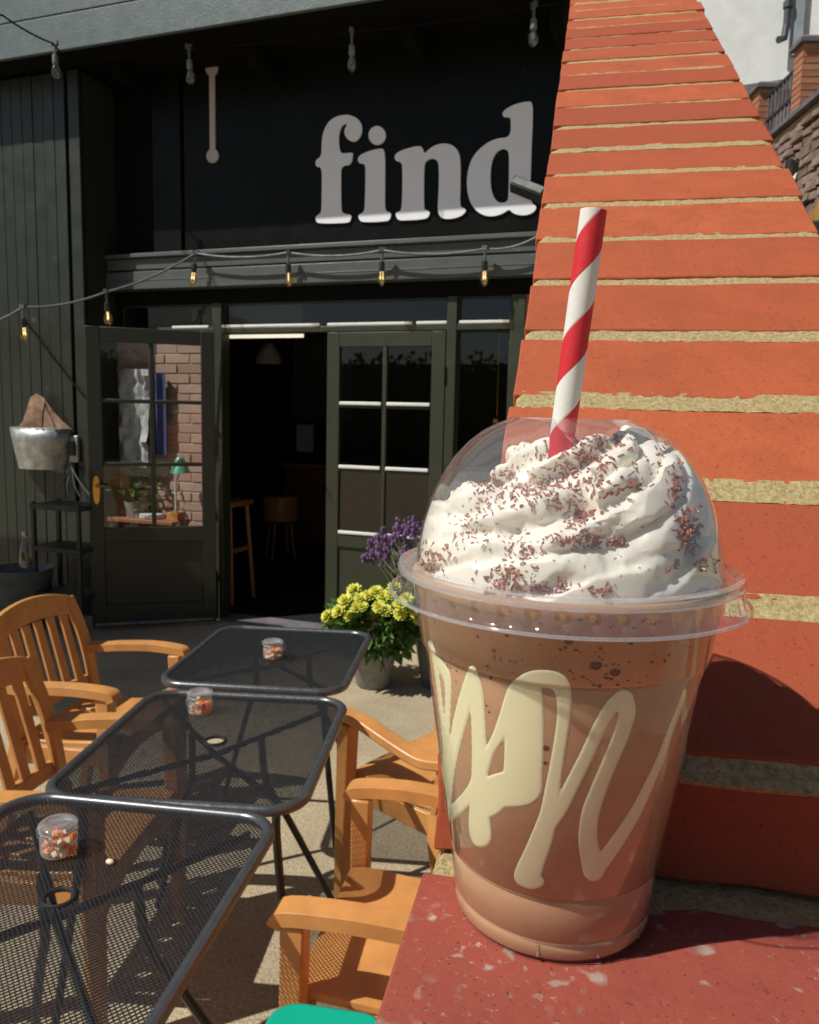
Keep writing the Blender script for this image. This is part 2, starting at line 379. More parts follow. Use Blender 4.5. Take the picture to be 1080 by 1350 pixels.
# mortar: a slightly lumpy bed under the joints
def mortar_sheet(o, ex, ey, ez, sx, sy, depth, name, nx=40, ny=14, amp=.0007):
    vs, fs = [], []
    for j in range(ny+1):
        for i in range(nx+1):
            p = o + ex*(sx*i/nx) + ey*(sy*j/ny)
            e = .0030 if i in (0, nx) else 0
            vs.append(p + ez*(amp*noise.noise(p*140) + amp*.8*noise.noise(p*430) - e))
    k = len(vs)
    for j in range(ny+1):
        for i in range(nx+1): vs.append(vs[j*(nx+1)+i] - ez*depth)
    g = lambda i, j: j*(nx+1)+i
    for j in range(ny):
        for i in range(nx): fs += [(g(i,j), g(i+1,j), g(i+1,j+1), g(i,j+1)), (k+g(i,j+1), k+g(i+1,j+1), k+g(i+1,j), k+g(i,j))]
    for i in range(nx): fs += [(k+g(i,0), k+g(i+1,0), g(i+1,0), g(i,0)), (g(i,ny), g(i+1,ny), k+g(i+1,ny), k+g(i,ny))]
    for j in range(ny): fs += [(g(0,j), k+g(0,j), k+g(0,j+1), g(0,j+1)), (k+g(nx,j), g(nx,j), g(nx,j+1), k+g(nx,j+1))]
    return MB().add(vs, fs).build(name, M['mortar'], wall)
for i in range(NB+1):
    al = AL0 + i*SP - .0085
    big = i == 0
    mortar_sheet(RP + WW*(wl(al)+.0015) + RD*(al + (.0035 if big else 0)) + RN*(-.0010), WW, RD, RN, .204, .017 - (.0035 if big else 0), .05, 'mortar_joint', 60 if i < 8 else 24, 6)
mortar_sheet(CAM + WW*(capw+.002) + WV*(S0-.004) + WZ*(ZB-.0012-CAMZ), WW, WV, WZ, .207, .022, .06, 'mortar_joint', 80, 10)
mortar_sheet(CAM + WW*(capw+.002) + WV*(S0-.116) + WZ*(ZB-.003-CAMZ), WW, WV, WZ, .207, .020, .06, 'mortar_joint', 80, 10)
# wall body below
def body_mat():
    t = NT('wall_side_bricks'); br = t.add('TexBrick'); tc = t.add('TexCoord'); sp = t.add('SeparateXYZ'); t.link(tc.outputs['Object'], sp.inputs[0])
    cb = t.add('CombineXYZ'); t.link(sp.outputs[1], cb.inputs[0]); t.link(sp.outputs[2], cb.inputs[1]); t.link(cb.outputs[0], br.inputs['Vector'])
    br.inputs['Color1'].default_value = (.50,.105,.037,1); br.inputs['Color2'].default_value = (.40,.08,.035,1); br.inputs['Mortar'].default_value = (.45,.36,.2,1)
    br.inputs['Scale'].default_value = 1; br.inputs['Brick Width'].default_value = .225; br.inputs['Row Height'].default_value = .075; br.inputs['Mortar Size'].default_value = .005
    t.link(br.outputs[0], t.b.inputs['Base Color']); t.b.inputs['Roughness'].default_value = .85; t.bump(br.outputs[1], -.5, .003); return t.m
b = MB(); sEnd = 2.05
zc = lambda s: (CAMZ + ((RP + RD*(s/math.cos(SL))) - CAM).z)
pr = [(S0-.25, 0), (2.3, 0)]
tops = []
a0 = RP + RD*(AL0-.004) - RN*.060; a1 = RP + RD*(AL0+NB*SP) - RN*.060
pts = [((S0-.235), 0), (a1-CAM).dot(WV) and ((a1-CAM).dot(WV), 0), ((a1-CAM).dot(WV), a1.z), ((a0-CAM).dot(WV)+.03, ZB-.03), ((a0-CAM).dot(WV), ZB-.045), (S0-.235, ZB-.045)]
for s_, z_ in pts: b.v.append(tuple(CAM*0 + WW*(-.033) + WV*s_ + WZ*z_))
for s_, z_ in pts: b.v.append(tuple(CAM*0 + WW*(.170) + WV*s_ + WZ*z_))
n = len(pts); b.f = [tuple(range(n)), tuple(range(2*n-1, n-1, -1))] + [(i, i+n, (i+1)%n+n, (i+1)%n) for i in range(n)]
b.build('wall_body', body_mat(), wall, smooth=False)

# ------------------------------------------------------------------ the cup
CUP = Vector((-.03247, .23821, ZB + .0004)); CRZ = math.atan2(-CUP.x, CUP.y)   # local x = across the view, local y = away
ca, sa = math.cos(CRZ), math.sin(CRZ)
def c2w(x, y, z): return Vector((CUP.x + ca*x - sa*y, CUP.y + sa*x + ca*y, CUP.z + z))
def mm(p): return [(a/1000, c/1000) for a, c in p]
cup = thing('plastic_cup', 'clear plastic takeaway cup with domed lid standing on the brick wall', 'cup', CUP, CRZ)
WALL = [(28.5,0),(30.2,.5),(30.9,2),(31.0,5.4),(30.6,5.9),(31.0,6.5),(32.2,19.0),(31.9,19.8),(32.7,20.6),(41.9,83.5),(41.7,84.4),(43.3,85.2),(46.2,103.5),(47.2,105.5)]
MB().lathe(mm([(27.5,1.2),(28.2,.3)] + WALL + [(48.3,106.6),(49.0,107.0),(49.2,106.4),(48.6,105.6)]), 96, cap0=True).build('cup_wall', M['pet'], cup)
DOME = [(17.2,152.4),(17.9,152.7),(18.8,152.2),(22.0,150.9),(26.0,148.8),(30.3,145.4),(34.5,140.8),(38.2,135.0),(41.2,128.2),(43.5,120.8),(44.8,113.6),(45.2,109.6)]
lid = MB().lathe(mm(DOME + [(45.6,109.0)]), 96).build('dome_lid', M['petdome'], cup)
MB().lathe(mm([(45.6,109.0),(48.0,108.7),(49.2,109.6),(50.4,109.2),(50.9,107.8),(50.5,106.4),(49.3,106.6),(48.9,107.6)]), 96).build('lid_rim', M['petrim'], lid)
def ribs(a, r, z): return -.0010*max(0, math.cos(a*44))**3 * (1 if z < .1055 and z > .1015 else 0)
MB().lathe(mm([(50.5,106.6),(50.7,105.5),(51.0,104.4),(51.3,103.2),(51.6,102.0),(52.1,101.3),(52.9,100.7),(53.0,100.4),(52.6,100.2)]), 264, rfun=ribs).build('lid_skirt', M['petdome'], lid)
MB().lathe(mm([(52.3,101.0),(53.1,100.9),(53.3,100.3),(52.7,100.0),(52.2,100.4)]), 96).build('lid_bead', M['petrim'], lid)

shake = thing('milkshake', 'brown chocolate milkshake filling the clear plastic cup', 'milkshake', CUP, CRZ)
DR = [(r-.7, z) for r, z in WALL]
DR[0] = (27.5, 1.0)
def wr(z):
    for (r0, z0), (r1, z1) in zip(DR, DR[1:]):
        if z0 <= z <= z1: return r0 + (r1-r0)*(z-z0)/(z1-z0+1e-9)
    return DR[-1][0]
dp = [(DR[0][0], DR[0][1])]; 
dp += [(r, z) for r, z in DR[1:]] + [(45.8,107.0),(30,107.6),(.1,108)]
dr = MB().lathe(mm(dp), 128, cap0=True).build('drink', M['drink'], shake, sharp=60)
# three moulded ribs in the cup base
for a in (-95, -62, -150, -30):
    p = MB().box((-.0004,-.0004,.0012),(.0004,.0004,.0050), Matrix.Rotation(R(a), 4, 'Z') @ Matrix.Translation((.0300,0,0)))
    p.build('base_rib', M['drink'], shake)
# sauce drizzle: strokes traced in photo pixels, laid as a raised sheet on the surface of the drink
Zs = lambda L: [(540+x/3, 860+y/3, w_/3) for x, y, w_ in L]
STR = [Zs(s) for s in (
 [(80,-40,14),(96,10,16),(112,120,16),(128,260,16),(140,380,12),(150,470,8)],
 [(100,20,22),(138,75,30),(152,130,24),(150,250,20),(142,420,22),(128,520,26)],
 [(247,75,30),(232,140,46),(205,250,52),(180,360,40),(160,480,30),(148,600,30),(148,660,34)],
 [(247,65,24),(262,150,50),(272,280,52),(276,430,56),(276,560,66),(276,680,80),(284,735,74)],
 [(150,650,44),(200,605,46),(250,545,46),(290,460,44),(318,390,34),(350,335,44),(385,260,60),(420,170,70),(470,115,66),(540,105,64),(595,125,64),(612,190,54),(608,280,50),(590,400,50),(570,520,56),(550,640,66),(525,730,84),(490,820,92),(470,870,100)],
 [(455,170,140),(455,300,150),(452,430,150),(445,520,150)],
 [(340,545,120),(400,540,140),(450,530,150)],
 [(300,600,110),(330,580,110)],
 [(450,885,74),(485,905,60),(515,908,34)],
 [(555,680,50),(600,610,56),(650,510,54),(700,410,52),(750,300,50),(800,215,50),(845,185,60)],
 [(848,185,74),(860,240,62),(835,330,58),(790,440,56),(745,550,60),(715,640,66),(705,730,70),(715,800,76),(728,865,80)],
 [(728,870,60),(780,805,54),(840,720,48),(895,630,42),(945,530,34),(990,430,28),(1030,320,22),(1070,215,16),(1090,150,12)])]
nz, nt = 300, 420
zz_ = np.linspace(20.9, 92, nz); tt = np.linspace(R(-192), R(12), nt)
rz_ = np.array([wr(z) for z in zz_])
Zg, Tg = np.meshgrid(zz_, tt, indexing='ij'); Rg = rz_[:, None]*np.ones((1, nt))
def grid_world(Rm):
    x = Rm*np.cos(Tg)/1000; y = Rm*np.sin(Tg)/1000
    return np.stack([CUP.x + ca*x - sa*y, CUP.y + sa*x + ca*y, CUP.z + Zg/1000], -1)
G = grid_world(Rg); rel = G - np.array(CAM)
B = np.array([cr, cu, cf]); cc = rel @ B.T
PX = CX + F*cc[..., 0]/cc[..., 2]; PY = CY - F*cc[..., 1]/cc[..., 2]
sdf = np.full(PX.shape, 1e9)
for s in STR:
    s = [Vector(p) for p in smooth_path(s, 4)]
    for a, b_ in zip(s, s[1:]):
        dx, dy = b_.x-a.x, b_.y-a.y; L2 = dx*dx+dy*dy+1e-9
        t_ = np.clip(((PX-a.x)*dx + (PY-a.y)*dy)/L2, 0, 1)
        d = np.hypot(PX-a.x-t_*dx, PY-a.y-t_*dy) - (a.z + t_*(b_.z-a.z))/2
        k_ = 3.0; h_ = np.clip(.5+.5*(sdf-d)/k_, 0, 1)
        sdf = sdf*(1-h_) + d*h_ - k_*h_*(1-h_)
# only the face towards the camera
nrm = np.stack([ca*np.cos(Tg)-sa*np.sin(Tg), sa*np.cos(Tg)+ca*np.sin(Tg), np.zeros_like(Tg)], -1)
facing = -(nrm*rel).sum(-1)/np.linalg.norm(rel, axis=-1)
off = np.clip(-sdf*.10, -.25, .22)
keep = (sdf < 3) & (facing > -.02)
G2 = grid_world(Rg + off)
idx = -np.ones(keep.shape, int); fs = []
q = keep[:-1,:-1] & keep[1:,:-1] & keep[:-1,1:] & keep[1:,1:]
use = np.zeros(keep.shape, bool)
for a in (slice(0,-1), slice(1,None)):
    for c in (slice(0,-1), slice(1,None)): use[a, c] |= q
idx[use] = np.arange(use.sum())
xl = (Rg+off)*np.cos(Tg)/1000; yl = (Rg+off)*np.sin(Tg)/1000
vs = np.stack([xl, yl, Zg/1000], -1)[use].tolist()
ii, jj = np.nonzero(q)
fs = np.stack([idx[ii,jj], idx[ii,jj+1], idx[ii+1,jj+1], idx[ii+1,jj]], -1).tolist()
tag(MB().add(vs, fs).build('sauce_drizzle', M['sauce'], shake, sharp=180), 'pale cream sauce looped in zigzags round the inside of the cup')
# bubbles at the top of the shake
bb = MB(); rnd = random.Random(3)
def bub(px, py, r):
    for z in np.linspace(20, 106, 170):
        for t_ in np.linspace(R(-170), R(-10), 120):
            pass
ZG1, TG1 = None, None
flat = np.stack([PX.ravel(), PY.ravel()], -1)
zz2 = np.linspace(80, 105.5, 120); Z2, T2 = np.meshgrid(zz2, tt, indexing='ij'); R2 = np.array([wr(z) for z in zz2])[:, None]*np.ones((1, nt))
def proj_grid(Rm, Z, T):
    x = Rm*np.cos(T)/1000; y = Rm*np.sin(T)/1000
    g = np.stack([CUP.x + ca*x - sa*y, CUP.y + sa*x + ca*y, CUP.z + Z/1000], -1) - np.array(CAM)
    c = g @ B.T; return CX + F*c[..., 0]/c[..., 2], CY - F*c[..., 1]/c[..., 2]
PX2, PY2 = proj_grid(R2, Z2, T2)
def find(px, py):
    d1 = (PX-px)**2 + (PY-py)**2 + (facing < 0)*1e6; d2 = (PX2-px)**2 + (PY2-py)**2 + ((T2 > R(5)) | (T2 < R(-185)))*1e6
    if d1.min() < d2.min(): i = np.unravel_index(d1.argmin(), d1.shape); return Rg[i], Tg[i], Zg[i]
    i = np.unravel_index(d2.argmin(), d2.shape); return R2[i], T2[i], Z2[i]
BUB = [(785,876,1.5),(812,885,1.3),(749,845,1.0),(652,857,.7),(620,822,.6),(720,985,.9),(719,1005,.6),(790,904,.6),(801,893,.5),(783,903,.5),(814,902,.5),(659,980,.4),(641,930,.4),(645,938,.4),(652,865,.4),(673,871,.4),(766,860,.3),(833,848,.6),(812,842,.5),(590,878,.4),(594,880,.4),(733,1067,.3)]
BUB += [(rnd.gauss(800, 28), rnd.gauss(890, 14), rnd.uniform(.2,.4)) for _ in range(16)] + [(rnd.uniform(565, 915), rnd.uniform(815, 900), rnd.choice((.12,.16,.2,.25,.35,.5))) for _ in range(130)]
for px, py, r in BUB:
    rr, th, z = find(px, py)
    m_ = Matrix.Rotation(th, 4, 'Z') @ Matrix.Translation(((rr-.02)/1000, 0, z/1000)) @ Matrix.Diagonal((.12, 1.15, 1, 1))
    b2 = MB().ball((0,0,0), r/1000, 8, 5); bb.add([m_ @ Vector(p) for p in b2.v], b2.f)
tag(bb.build('bubbles', M['bubble'], shake), None, kind='stuff')

# whipped cream
def dome_r(z):
    pr = sorted([(zz, r) for r, zz in DOME])
    if z <= pr[0][0]: return pr[0][1]
    for (z0, r0), (z1, r1) in zip(pr, pr[1:]):
        if z0 <= z <= z1: return r0 + (r1-r0)*(z-z0)/(z1-z0)
    return 10
cb = MB()
cb.ball((0,0,.1065), .001, 40, 16, (44,44,9))
cb.ball((.003,.002,.110), .001, 40, 20, (36,36,29))
cb.ball((.012,.0,.128), .001, 30, 16, (21,21,17))
def rope(fn, n, lobes, twist, amp, seg=40):
    pts = [fn(i/(n-1)) for i in range(n)]; vs = []
    for i, (p, r) in enumerate(pts):
        t = (pts[min(i+1,n-1)][0] - pts[max(i-1,0)][0]).normalized()
        a = Vector((0,0,1)); a = (a - t*a.dot(t)).normalized(); c = t.cross(a)
        for k in range(seg):
            th = 2*math.pi*k/seg
            rr = r*(1 + amp*abs(math.cos(lobes*.5*(th + twist*i/n)))**1.4 - amp*.5)
            vs.append(p + a*rr*math.cos(th) + c*rr*math.sin(th))
    fs = [(i*seg+k, i*seg+(k+1)%seg, (i+1)*seg+(k+1)%seg, (i+1)*seg+k) for i in range(n-1) for k in range(seg)]
    fs += [tuple(range(seg))[::-1], tuple((n-1)*seg+k for k in range(seg))]
    cb.add(vs, fs)
def sp1(t):
    th = R(-215) + t*R(600); rad = 32.5*(1-t)**.75 + 5*t
    return Vector((rad*math.cos(th)/1000 + .0015 + .006*t, rad*math.sin(th)/1000 + .001, (115 + 26*t**.9)/1000)), (12.5 - 4.0*t)/1000
rope(sp1, 130, 6, R(800), .55)
def sp2(t):
    th = R(150) + t*R(330)
    return Vector((.0355*math.cos(th), .0355*math.sin(th), (111.0 + 2.5*math.sin(t*11))/1000)), .0095
rope(sp2, 90, 5, R(700), .45)
def sp3(t):
    th = R(-95) + t*R(200)
    return Vector(((25-8*t)*math.cos(th)/1000+.009, (25-8*t)*math.sin(th)/1000, (127 + 12*t)/1000)), (11.0-3.5*t)/1000
rope(sp3, 60, 6, R(380), .55)
cream = cb.build('whipped_cream', M['cream'])
cream.location = CUP; cream.rotation_euler = (0,0,CRZ)
rm = cream.modifiers.new('r', 'REMESH'); rm.mode = 'VOXEL'; rm.voxel_size = .00075
sm = cream.modifiers.new('s', 'SMOOTH'); sm.iterations = 5; sm.factor = .5
bpy.context.view_layer.update()
dg = bpy.context.evaluated_depsgraph_get(); ev_ = cream.evaluated_get(dg)
cme = bpy.data.meshes.new_from_object(ev_, depsgraph=dg); cream.modifiers.clear(); cream.data = cme
N = len(cme.vertices)
co = np.empty(N*3); cme.vertices.foreach_get('co', co); co = co.reshape(-1, 3)
no = np.empty(N*3); cme.vertex_normals.foreach_get('vector', no); no = no.reshape(-1, 3)
for i in range(N):
    p = Vector(co[i]); q = p*1000
    d = 1.5*noise.noise(q*.07 + Vector((3,1,7))) + .7*noise.noise(q*.2) + .12*noise.noise(q*.5) + .03*noise.noise(q*1.6)
    p2 = p + Vector(no[i])*d*.0016
    r_ = math.hypot(p2.x, p2.y); lim = (dome_r(p2.z*1000)-.7)/1000
    if p2.z < .1085: lim = min(lim, .0449)
    if r_ > lim: p2.x *= lim/r_; p2.y *= lim/r_
    co[i] = (p2.x, p2.y, max(p2.z, .1045))
cme.vertices.foreach_set('co', co.ravel()); cme.polygons.foreach_set('use_smooth', [True]*len(cme.polygons)); cme.update()
tag(cream, 'swirled white whipped cream under the domed lid', 'cream')

# chocolate shavings on the cream
bpy.context.view_layer.update()
wm = Matrix.Translation(CUP) @ Matrix.Rotation(CRZ, 4, 'Z')
bvh = BVHTree.FromPolygons([wm @ v.co for v in cme.vertices], [tuple(p.vertices) for p in cme.polygons])
sh = MB(); rnd = random.Random(11)
CL = [(655,632,24,9,90,1),(690,650,22,11,60,1),(640,660,12,18,50,.8),(720,640,18,12,60,1),(790,582,26,9,90,1.1),(770,608,20,12,60,1.4),(790,640,20,9,40,1.3),
 (745,655,14,10,30,1.2),(890,640,6,14,40,1.2),(905,700,9,14,70,1.5),(935,745,14,10,14,2.0),(890,745,10,6,6,2.0),(565,735,18,9,70,1.2),(620,700,14,14,50,.8),
 (690,725,16,9,60,.9),(665,762,16,10,60,1.2),(715,775,22,5,50,1.2),(760,690,10,10,40,1),(775,713,24,5,60,1.2),(780,678,10,4,16,1.5),(815,716,12,4,12,1.4),(790,778,8,4,8,1.5),
 (843,637,4,3,3,2.2),(830,620,14,10,10,1),(720,600,10,6,18,.9),(700,600,30,20,30,.6),(760,740,90,30,30,.5),(690,690,60,30,20,.5),(850,690,40,40,12,.6),(870,600,10,16,20,1)]
def flake(P, nr, sz):
    up = Vector((rnd.gauss(0,.5), rnd.gauss(0,.5), rnd.gauss(0,.5))) + nr; up.normalize()
    a = up.cross(Vector((rnd.gauss(0,1), rnd.gauss(0,1), rnd.gauss(0,1)))).normalized(); b = up.cross(a)
    L = sz*rnd.uniform(.5, 1.9)/1000; W_ = sz*rnd.uniform(.25, .6)/1000; H_ = rnd.uniform(.12, .3)*sz/1000; cv = rnd.uniform(-.3, .6)*L
    vs = []
    for i in range(4):
        u = (i/3-.5)*L; z = cv*(1-(2*i/3-1)**2)*.6; tw = rnd.uniform(.75, 1.1)
        for s_, h_ in ((-1,0),(1,0),(1,1),(-1,1)): vs.append(P + a*u + b*(s_*W_*.5*tw) + up*(z + h_*H_ + .00005))
    fs = [(i*4+k, i*4+(k+1)%4, i*4+4+(k+1)%4, i*4+4+k) for i in range(3) for k in range(4)] + [(3,2,1,0),(12,13,14,15)]
    sh.add(vs, fs)
for px, py, sx, sy, cnt, sz in CL:
    for _ in range(int(cnt*1.15)):
        d = ray(rnd.gauss(px, sx), rnd.gauss(py, sy)).normalized()
        hit, nr, _i, _d = bvh.ray_cast(CAM, d)
        if hit: flake(hit, nr, sz*.98)
for _ in range(160):                                 # and some on the far side
    th = rnd.uniform(0, math.pi); rr = rnd.uniform(.005, .04)
    hit, nr, _i, _d = bvh.ray_cast(c2w(rr*math.cos(th), rr*math.sin(th), .16), Vector((0,0,-1)))
    if hit: flake(hit, nr, 1.0)
tag(sh.build('chocolate_shavings', M['choc'], sharp=30), 'brown milk chocolate shavings scattered over the whipped cream', 'chocolate', kind='stuff')

# straw
s0, s1 = c2w(-.0052, -.0115, .118), c2w(.0031, -.0175, .2078)
ax = (s1-s0); Ls = ax.length
stw = tag(MB().lathe([(.0031,0),(.0035,0),(.0035,Ls-.0001),(.0034,Ls),(.0031,Ls),(.0031,0)], 40).build('paper_straw', M['straw']), 'red and white striped paper straw poking through the domed lid', 'straw')
zq = ax.normalized(); xq = (cr - zq*cr.dot(zq)).normalized(); yq = zq.cross(xq)
stw.matrix_world = Matrix(((xq.x,yq.x,zq.x,s0.x),(xq.y,yq.y,zq.y,s0.y),(xq.z,yq.z,zq.z,s0.z),(0,0,0,1)))

# ------------------------------------------------------------------ the shop
D = 5.16
YB = D - .34                                        # face of the boarded wall
XBE = -4.251                                          # its right end
HS, EO = 3.999, .596                                   # overhang: underside height, projection
shop = thing('shop_building', 'black painted timber shop front with double glazed doors and an overhanging eave', 'shop', (0,0,0))
SX0, SX1, SX2 = -8.0, -1.03, -.625
# vertical boards, each one a piece
bw = .098; x = XBE; bi = 0
while x > SX0:
    k = random.uniform(-.003, .003)
    MB().box((x-bw+.0035, YB+k, 0), (x, YB+.03+k, 3.99)).build('board', M['board'], shop, bevel=.003)
    x -= bw if bi else bw*1.3
    bi += 1
MB().box((SX0, YB+.025, 0), (XBE-.012, YB+.06, 3.99)).build('board_backing', M['black'], shop)
MB().box((XBE-.03, YB+.045, 0), (XBE-.0005, D+.2, 3.99)).build('return_wall', M['frame'], shop)
# sign panel, pilaster, ledge, beam
MB().box((-3.60, D-.012, 2.775), (SX2, D+.1, 4.3)).build('sign_panel', M['fascia'], shop, bevel=.004)
MB().box((-3.87, D-.02, 2.752), (-3.625, D+.1, 4.3)).build('pilaster', M['fascia'], shop, bevel=.004)
MB().box((XBE, D+.03, 2.70), (SX2, D+.12, 4.3)).build('sign_backing', M['black'], shop)
MB().box((XBE, D-.115, 2.718), (SX2, D+.09, 2.750), jit=.002).build('ledge', M['ledge'], shop, bevel=.006)
MB().box((XBE, D-.085, 2.635), (SX2, D+.09, 2.717)).build('ledge_moulding', M['ledge'], shop, bevel=.006)
MB().box((XBE, D-.100, 2.49), (SX2, D+.09, 2.622)).build('beam', M['ledge'], shop, bevel=.005)
MB().box((XBE, D-.103, 2.552), (SX2, D-.09, 2.560)).build('beam_bead', M['ledge'], shop, bevel=.003)
MB().box((XBE, D+.0, 2.385), (SX2, D+.10, 2.489)).build('head_rail', M['black'], shop)
# posts and transoms
MB().box((XBE, D-.02, 2.165), (SX1, D+.09, 2.205)).build('transom_bar', M['leaf_r'], shop, bevel=.004)
for (a, b_) in ((-3.365,-3.285), (-1.552,-1.485), (-1.125,SX1)):
    MB().box((a, D-.025, 0), (b_, D+.088, 2.386)).build('post', M['leaf_r'], shop, bevel=.005)
def window(x0, x1, z0, z1, y=D, fr=.012, name='window'):
    f = MB()
    f.box((x0, y+.01, z0), (x1, y+.06, z0+fr)); f.box((x0, y+.01, z1-fr), (x1, y+.06, z1))
    f.box((x0, y+.01, z0+fr), (x0+fr, y+.06, z1-fr)); f.box((x1-fr, y+.01, z0+fr), (x1, y+.06, z1-fr))
    o = f.build(name, M['frame'], shop, bevel=.002)
    MB().add([(x0+fr, y+.03, z0+fr), (x1-fr, y+.03, z0+fr), (x1-fr, y+.03, z1-fr), (x0+fr, y+.03, z1-fr)], [(0,1,2,3)]).build('pane', M['glass'], o, smooth=False)
    return o
for a, b_ in ((-4.19,-3.365), (-3.285,-1.552), (-1.485,-1.125)):
    o = window(a, b_, 2.206, 2.384)
for a, b_ in ((-3.72,-3.40), (-3.285,-2.49), (-2.43,-1.80), (-1.77,-1.555), (-1.47,-1.13)):
    MB().box((a, D-.021, 2.206), (b_, D-.003, 2.226), Matrix.Identity(4)).build('bar_edge_shine', M['white_shine'], shop, bevel=.004)  # sunlit top edge of the transom bar, painted as white strips
window(-1.485, -1.125, .25, 2.164)
MB().box((-1.485, D-.02, 0), (-1.125, D+.08, .249)).build('stall_riser', M['leaf_r'], shop, bevel=.004)
MB().box((-3.285, D-.06, 0), (-1.552, D+.12, .022)).build('door_sill', M['greystone'], shop, bevel=.004)
# pale brick behind the open leaf
for r_ in range(29):
    for c_ in range(5):
        x0 = XBE + c_*.225 - (.1125 if r_ % 2 else 0); x1 = min(x0+.215, -3.37); x0 = max(x0, XBE+.002)
        if x1-x0 < .03: continue
        dj = random.uniform(-.004, .004)
        MB().box((x0, D+.004+dj, r_*.075), (x1, D+.09, r_*.075+.066)).build('brick', M['palebrick'], shop, bevel=.004)
MB().box((XBE, D+.012, 0), (-3.366, D+.08, 2.163)).build('mortar', M['mortar'], shop)
# doors
LW, LH = .868, 2.135
def door(hinge, ang, flip, m, edge_shine=True):
    d = bpy.data.objects.new('door', None); C.objects.link(d); d.parent = shop; d.location = hinge; d.rotation_euler = (0,0,ang)
    s = -1 if flip else 1
    def bx(x0, x1, y0, y1, z0, z1, name, mm_, bev=.004):
        a, b_ = sorted((s*x0, s*x1)); return MB().box((a,y0,z0), (b_,y1,z1)).build(name, mm_, d, bevel=bev)
    T = .045; st = .095
    bx(0, st, 0, T, 0, LH, 'stile', m); bx(LW-st, LW, 0, T, 0, LH, 'stile', m)
    bx(st, LW-st, .001, T-.001, LH-.10, LH, 'top_rail', m); bx(st, LW-st, .001, T-.001, .62, .725, 'lock_rail', m); bx(st, LW-st, .001, T-.001, 0, .16, 'bottom_rail', m)
    bx(st, LW-st, .016, T-.014, .16, .62, 'panel', m, .002)
    mu = .032; xm = LW/2
    bx(xm-mu/2, xm+mu/2, .004, T-.004, .725, LH-.10, 'muntin', m, .006)
    rows = [.725, 1.182, 1.628, LH-.10]
    for z in rows[1:3]:
        for a, b_ in ((st, xm-mu/2), (xm+mu/2, LW-st)): bx(a, b_, .003, T-.003, z-.015, z+.013, 'muntin', m, .006)
    for i in range(3):
        for a, b_ in ((st, xm-mu/2), (xm+mu/2, LW-st)):
            z0 = rows[i] + (.013 if i else 0); z1 = rows[i+1] - (.015 if i < 2 else 0)
            x0, x1 = s*a, s*b_
            MB().add([(x0,.022,z0),(x1,.022,z0),(x1,.022,z1),(x0,.022,z1)], [(0,1,2,3)]).build('pane', M['glass'], d, smooth=False)
            if edge_shine: bx(a+.004, b_-.004, -.008, .004, z0-.008, z0+.016, 'bar_edge_shine', M['white_shine'], .005)  # white strip paints the sun gloss on the bar's top edge
    return d
dr_ = door((-1.556, D-.03, .025), 0, True, M['leaf_r'])
for z in (.35, 1.80): MB().tube([(-.004,-.006,z),(-.004,-.006,z+.11)], .008, 8).build('hinge', M['leaf_r'], dr_)
tag(dr_, 'closed olive door leaf with sun gloss painted white along its bars')
LA = math.atan2(-.49, -.67)
dl_ = door((-3.255, D-.165, .025), LA + math.pi, True, M['frame'], False)
tag(dl_, 'dark door leaf standing open with a brass handle plate')
hp = MB()
hp.prism(chaikin([(-.022,-.10),(.022,-.10),(.022,.10),(-.022,.10)], 2), .006, Matrix.Translation((-LW+.05, -.0065, 1.0)))
hp.tube([(-LW+.05,-.006,1.03),(-LW+.05,-.045,1.03),(-LW+.12,-.05,1.03)], .009, 8); hp.tube([(-LW+.05,-.014,.95),(-LW+.05,-.005,.95)], .012, 10)
hp.build('handle', M['brass'], dl_)
MB().box((-LW+.02,-.016,.012), (-.02,.0,.034)).build('weather_bar', M['zincdark'], dl_, bevel=.004)
# overhang
yo = D - EO
ov = bpy.data.objects.new('eave', None); C.objects.link(ov); ov.parent = shop; ov.location = (0,0,0)
MB().box((SX0-.5, yo, HS), (-.62, yo+.03, HS+.225)).build('fascia_board', M['overhang'], ov, bevel=.004)
MB().box((SX0-.5, yo-.004, HS+.231), (-.62, yo+.03, HS+.55)).build('fascia_board', M['overhang'], ov, bevel=.004)
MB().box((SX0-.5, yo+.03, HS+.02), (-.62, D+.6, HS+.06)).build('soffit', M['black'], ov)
MB().box((SX0-.5, yo-.05, HS+.56), (-.62, D+5.4, HS+.62)).build('roof', M['black'], ov)
for px in (155, 333, 538, 735):
    p = ony(px, 75 if px == 333 else 93 if px == 155 else 48 if px == 538 else 25, D-.30)
    MB().box((p.x-.04, D-.32, p.z-.05), (p.x+.04, D+.02, HS+.025)).build('rafter', M['black'], ov, bevel=.004)
# side, back and inside
MB().box((SX1, D-.01, 0), (-.60, D+.25, 2.384)).build('end_pier', M['pierbrick'], shop)
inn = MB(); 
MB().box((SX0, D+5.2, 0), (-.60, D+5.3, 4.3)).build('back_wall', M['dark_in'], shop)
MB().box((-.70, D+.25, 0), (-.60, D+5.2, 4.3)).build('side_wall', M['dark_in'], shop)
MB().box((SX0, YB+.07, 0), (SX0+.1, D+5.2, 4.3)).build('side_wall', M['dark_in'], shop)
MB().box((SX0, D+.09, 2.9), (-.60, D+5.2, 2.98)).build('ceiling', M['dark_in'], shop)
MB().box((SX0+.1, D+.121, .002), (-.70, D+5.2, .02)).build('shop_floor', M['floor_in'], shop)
MB().box((-3.64, D+.125, 0), (-3.36, D+.16, 2.9)).build('inner_wall', M['dark_in'], shop)

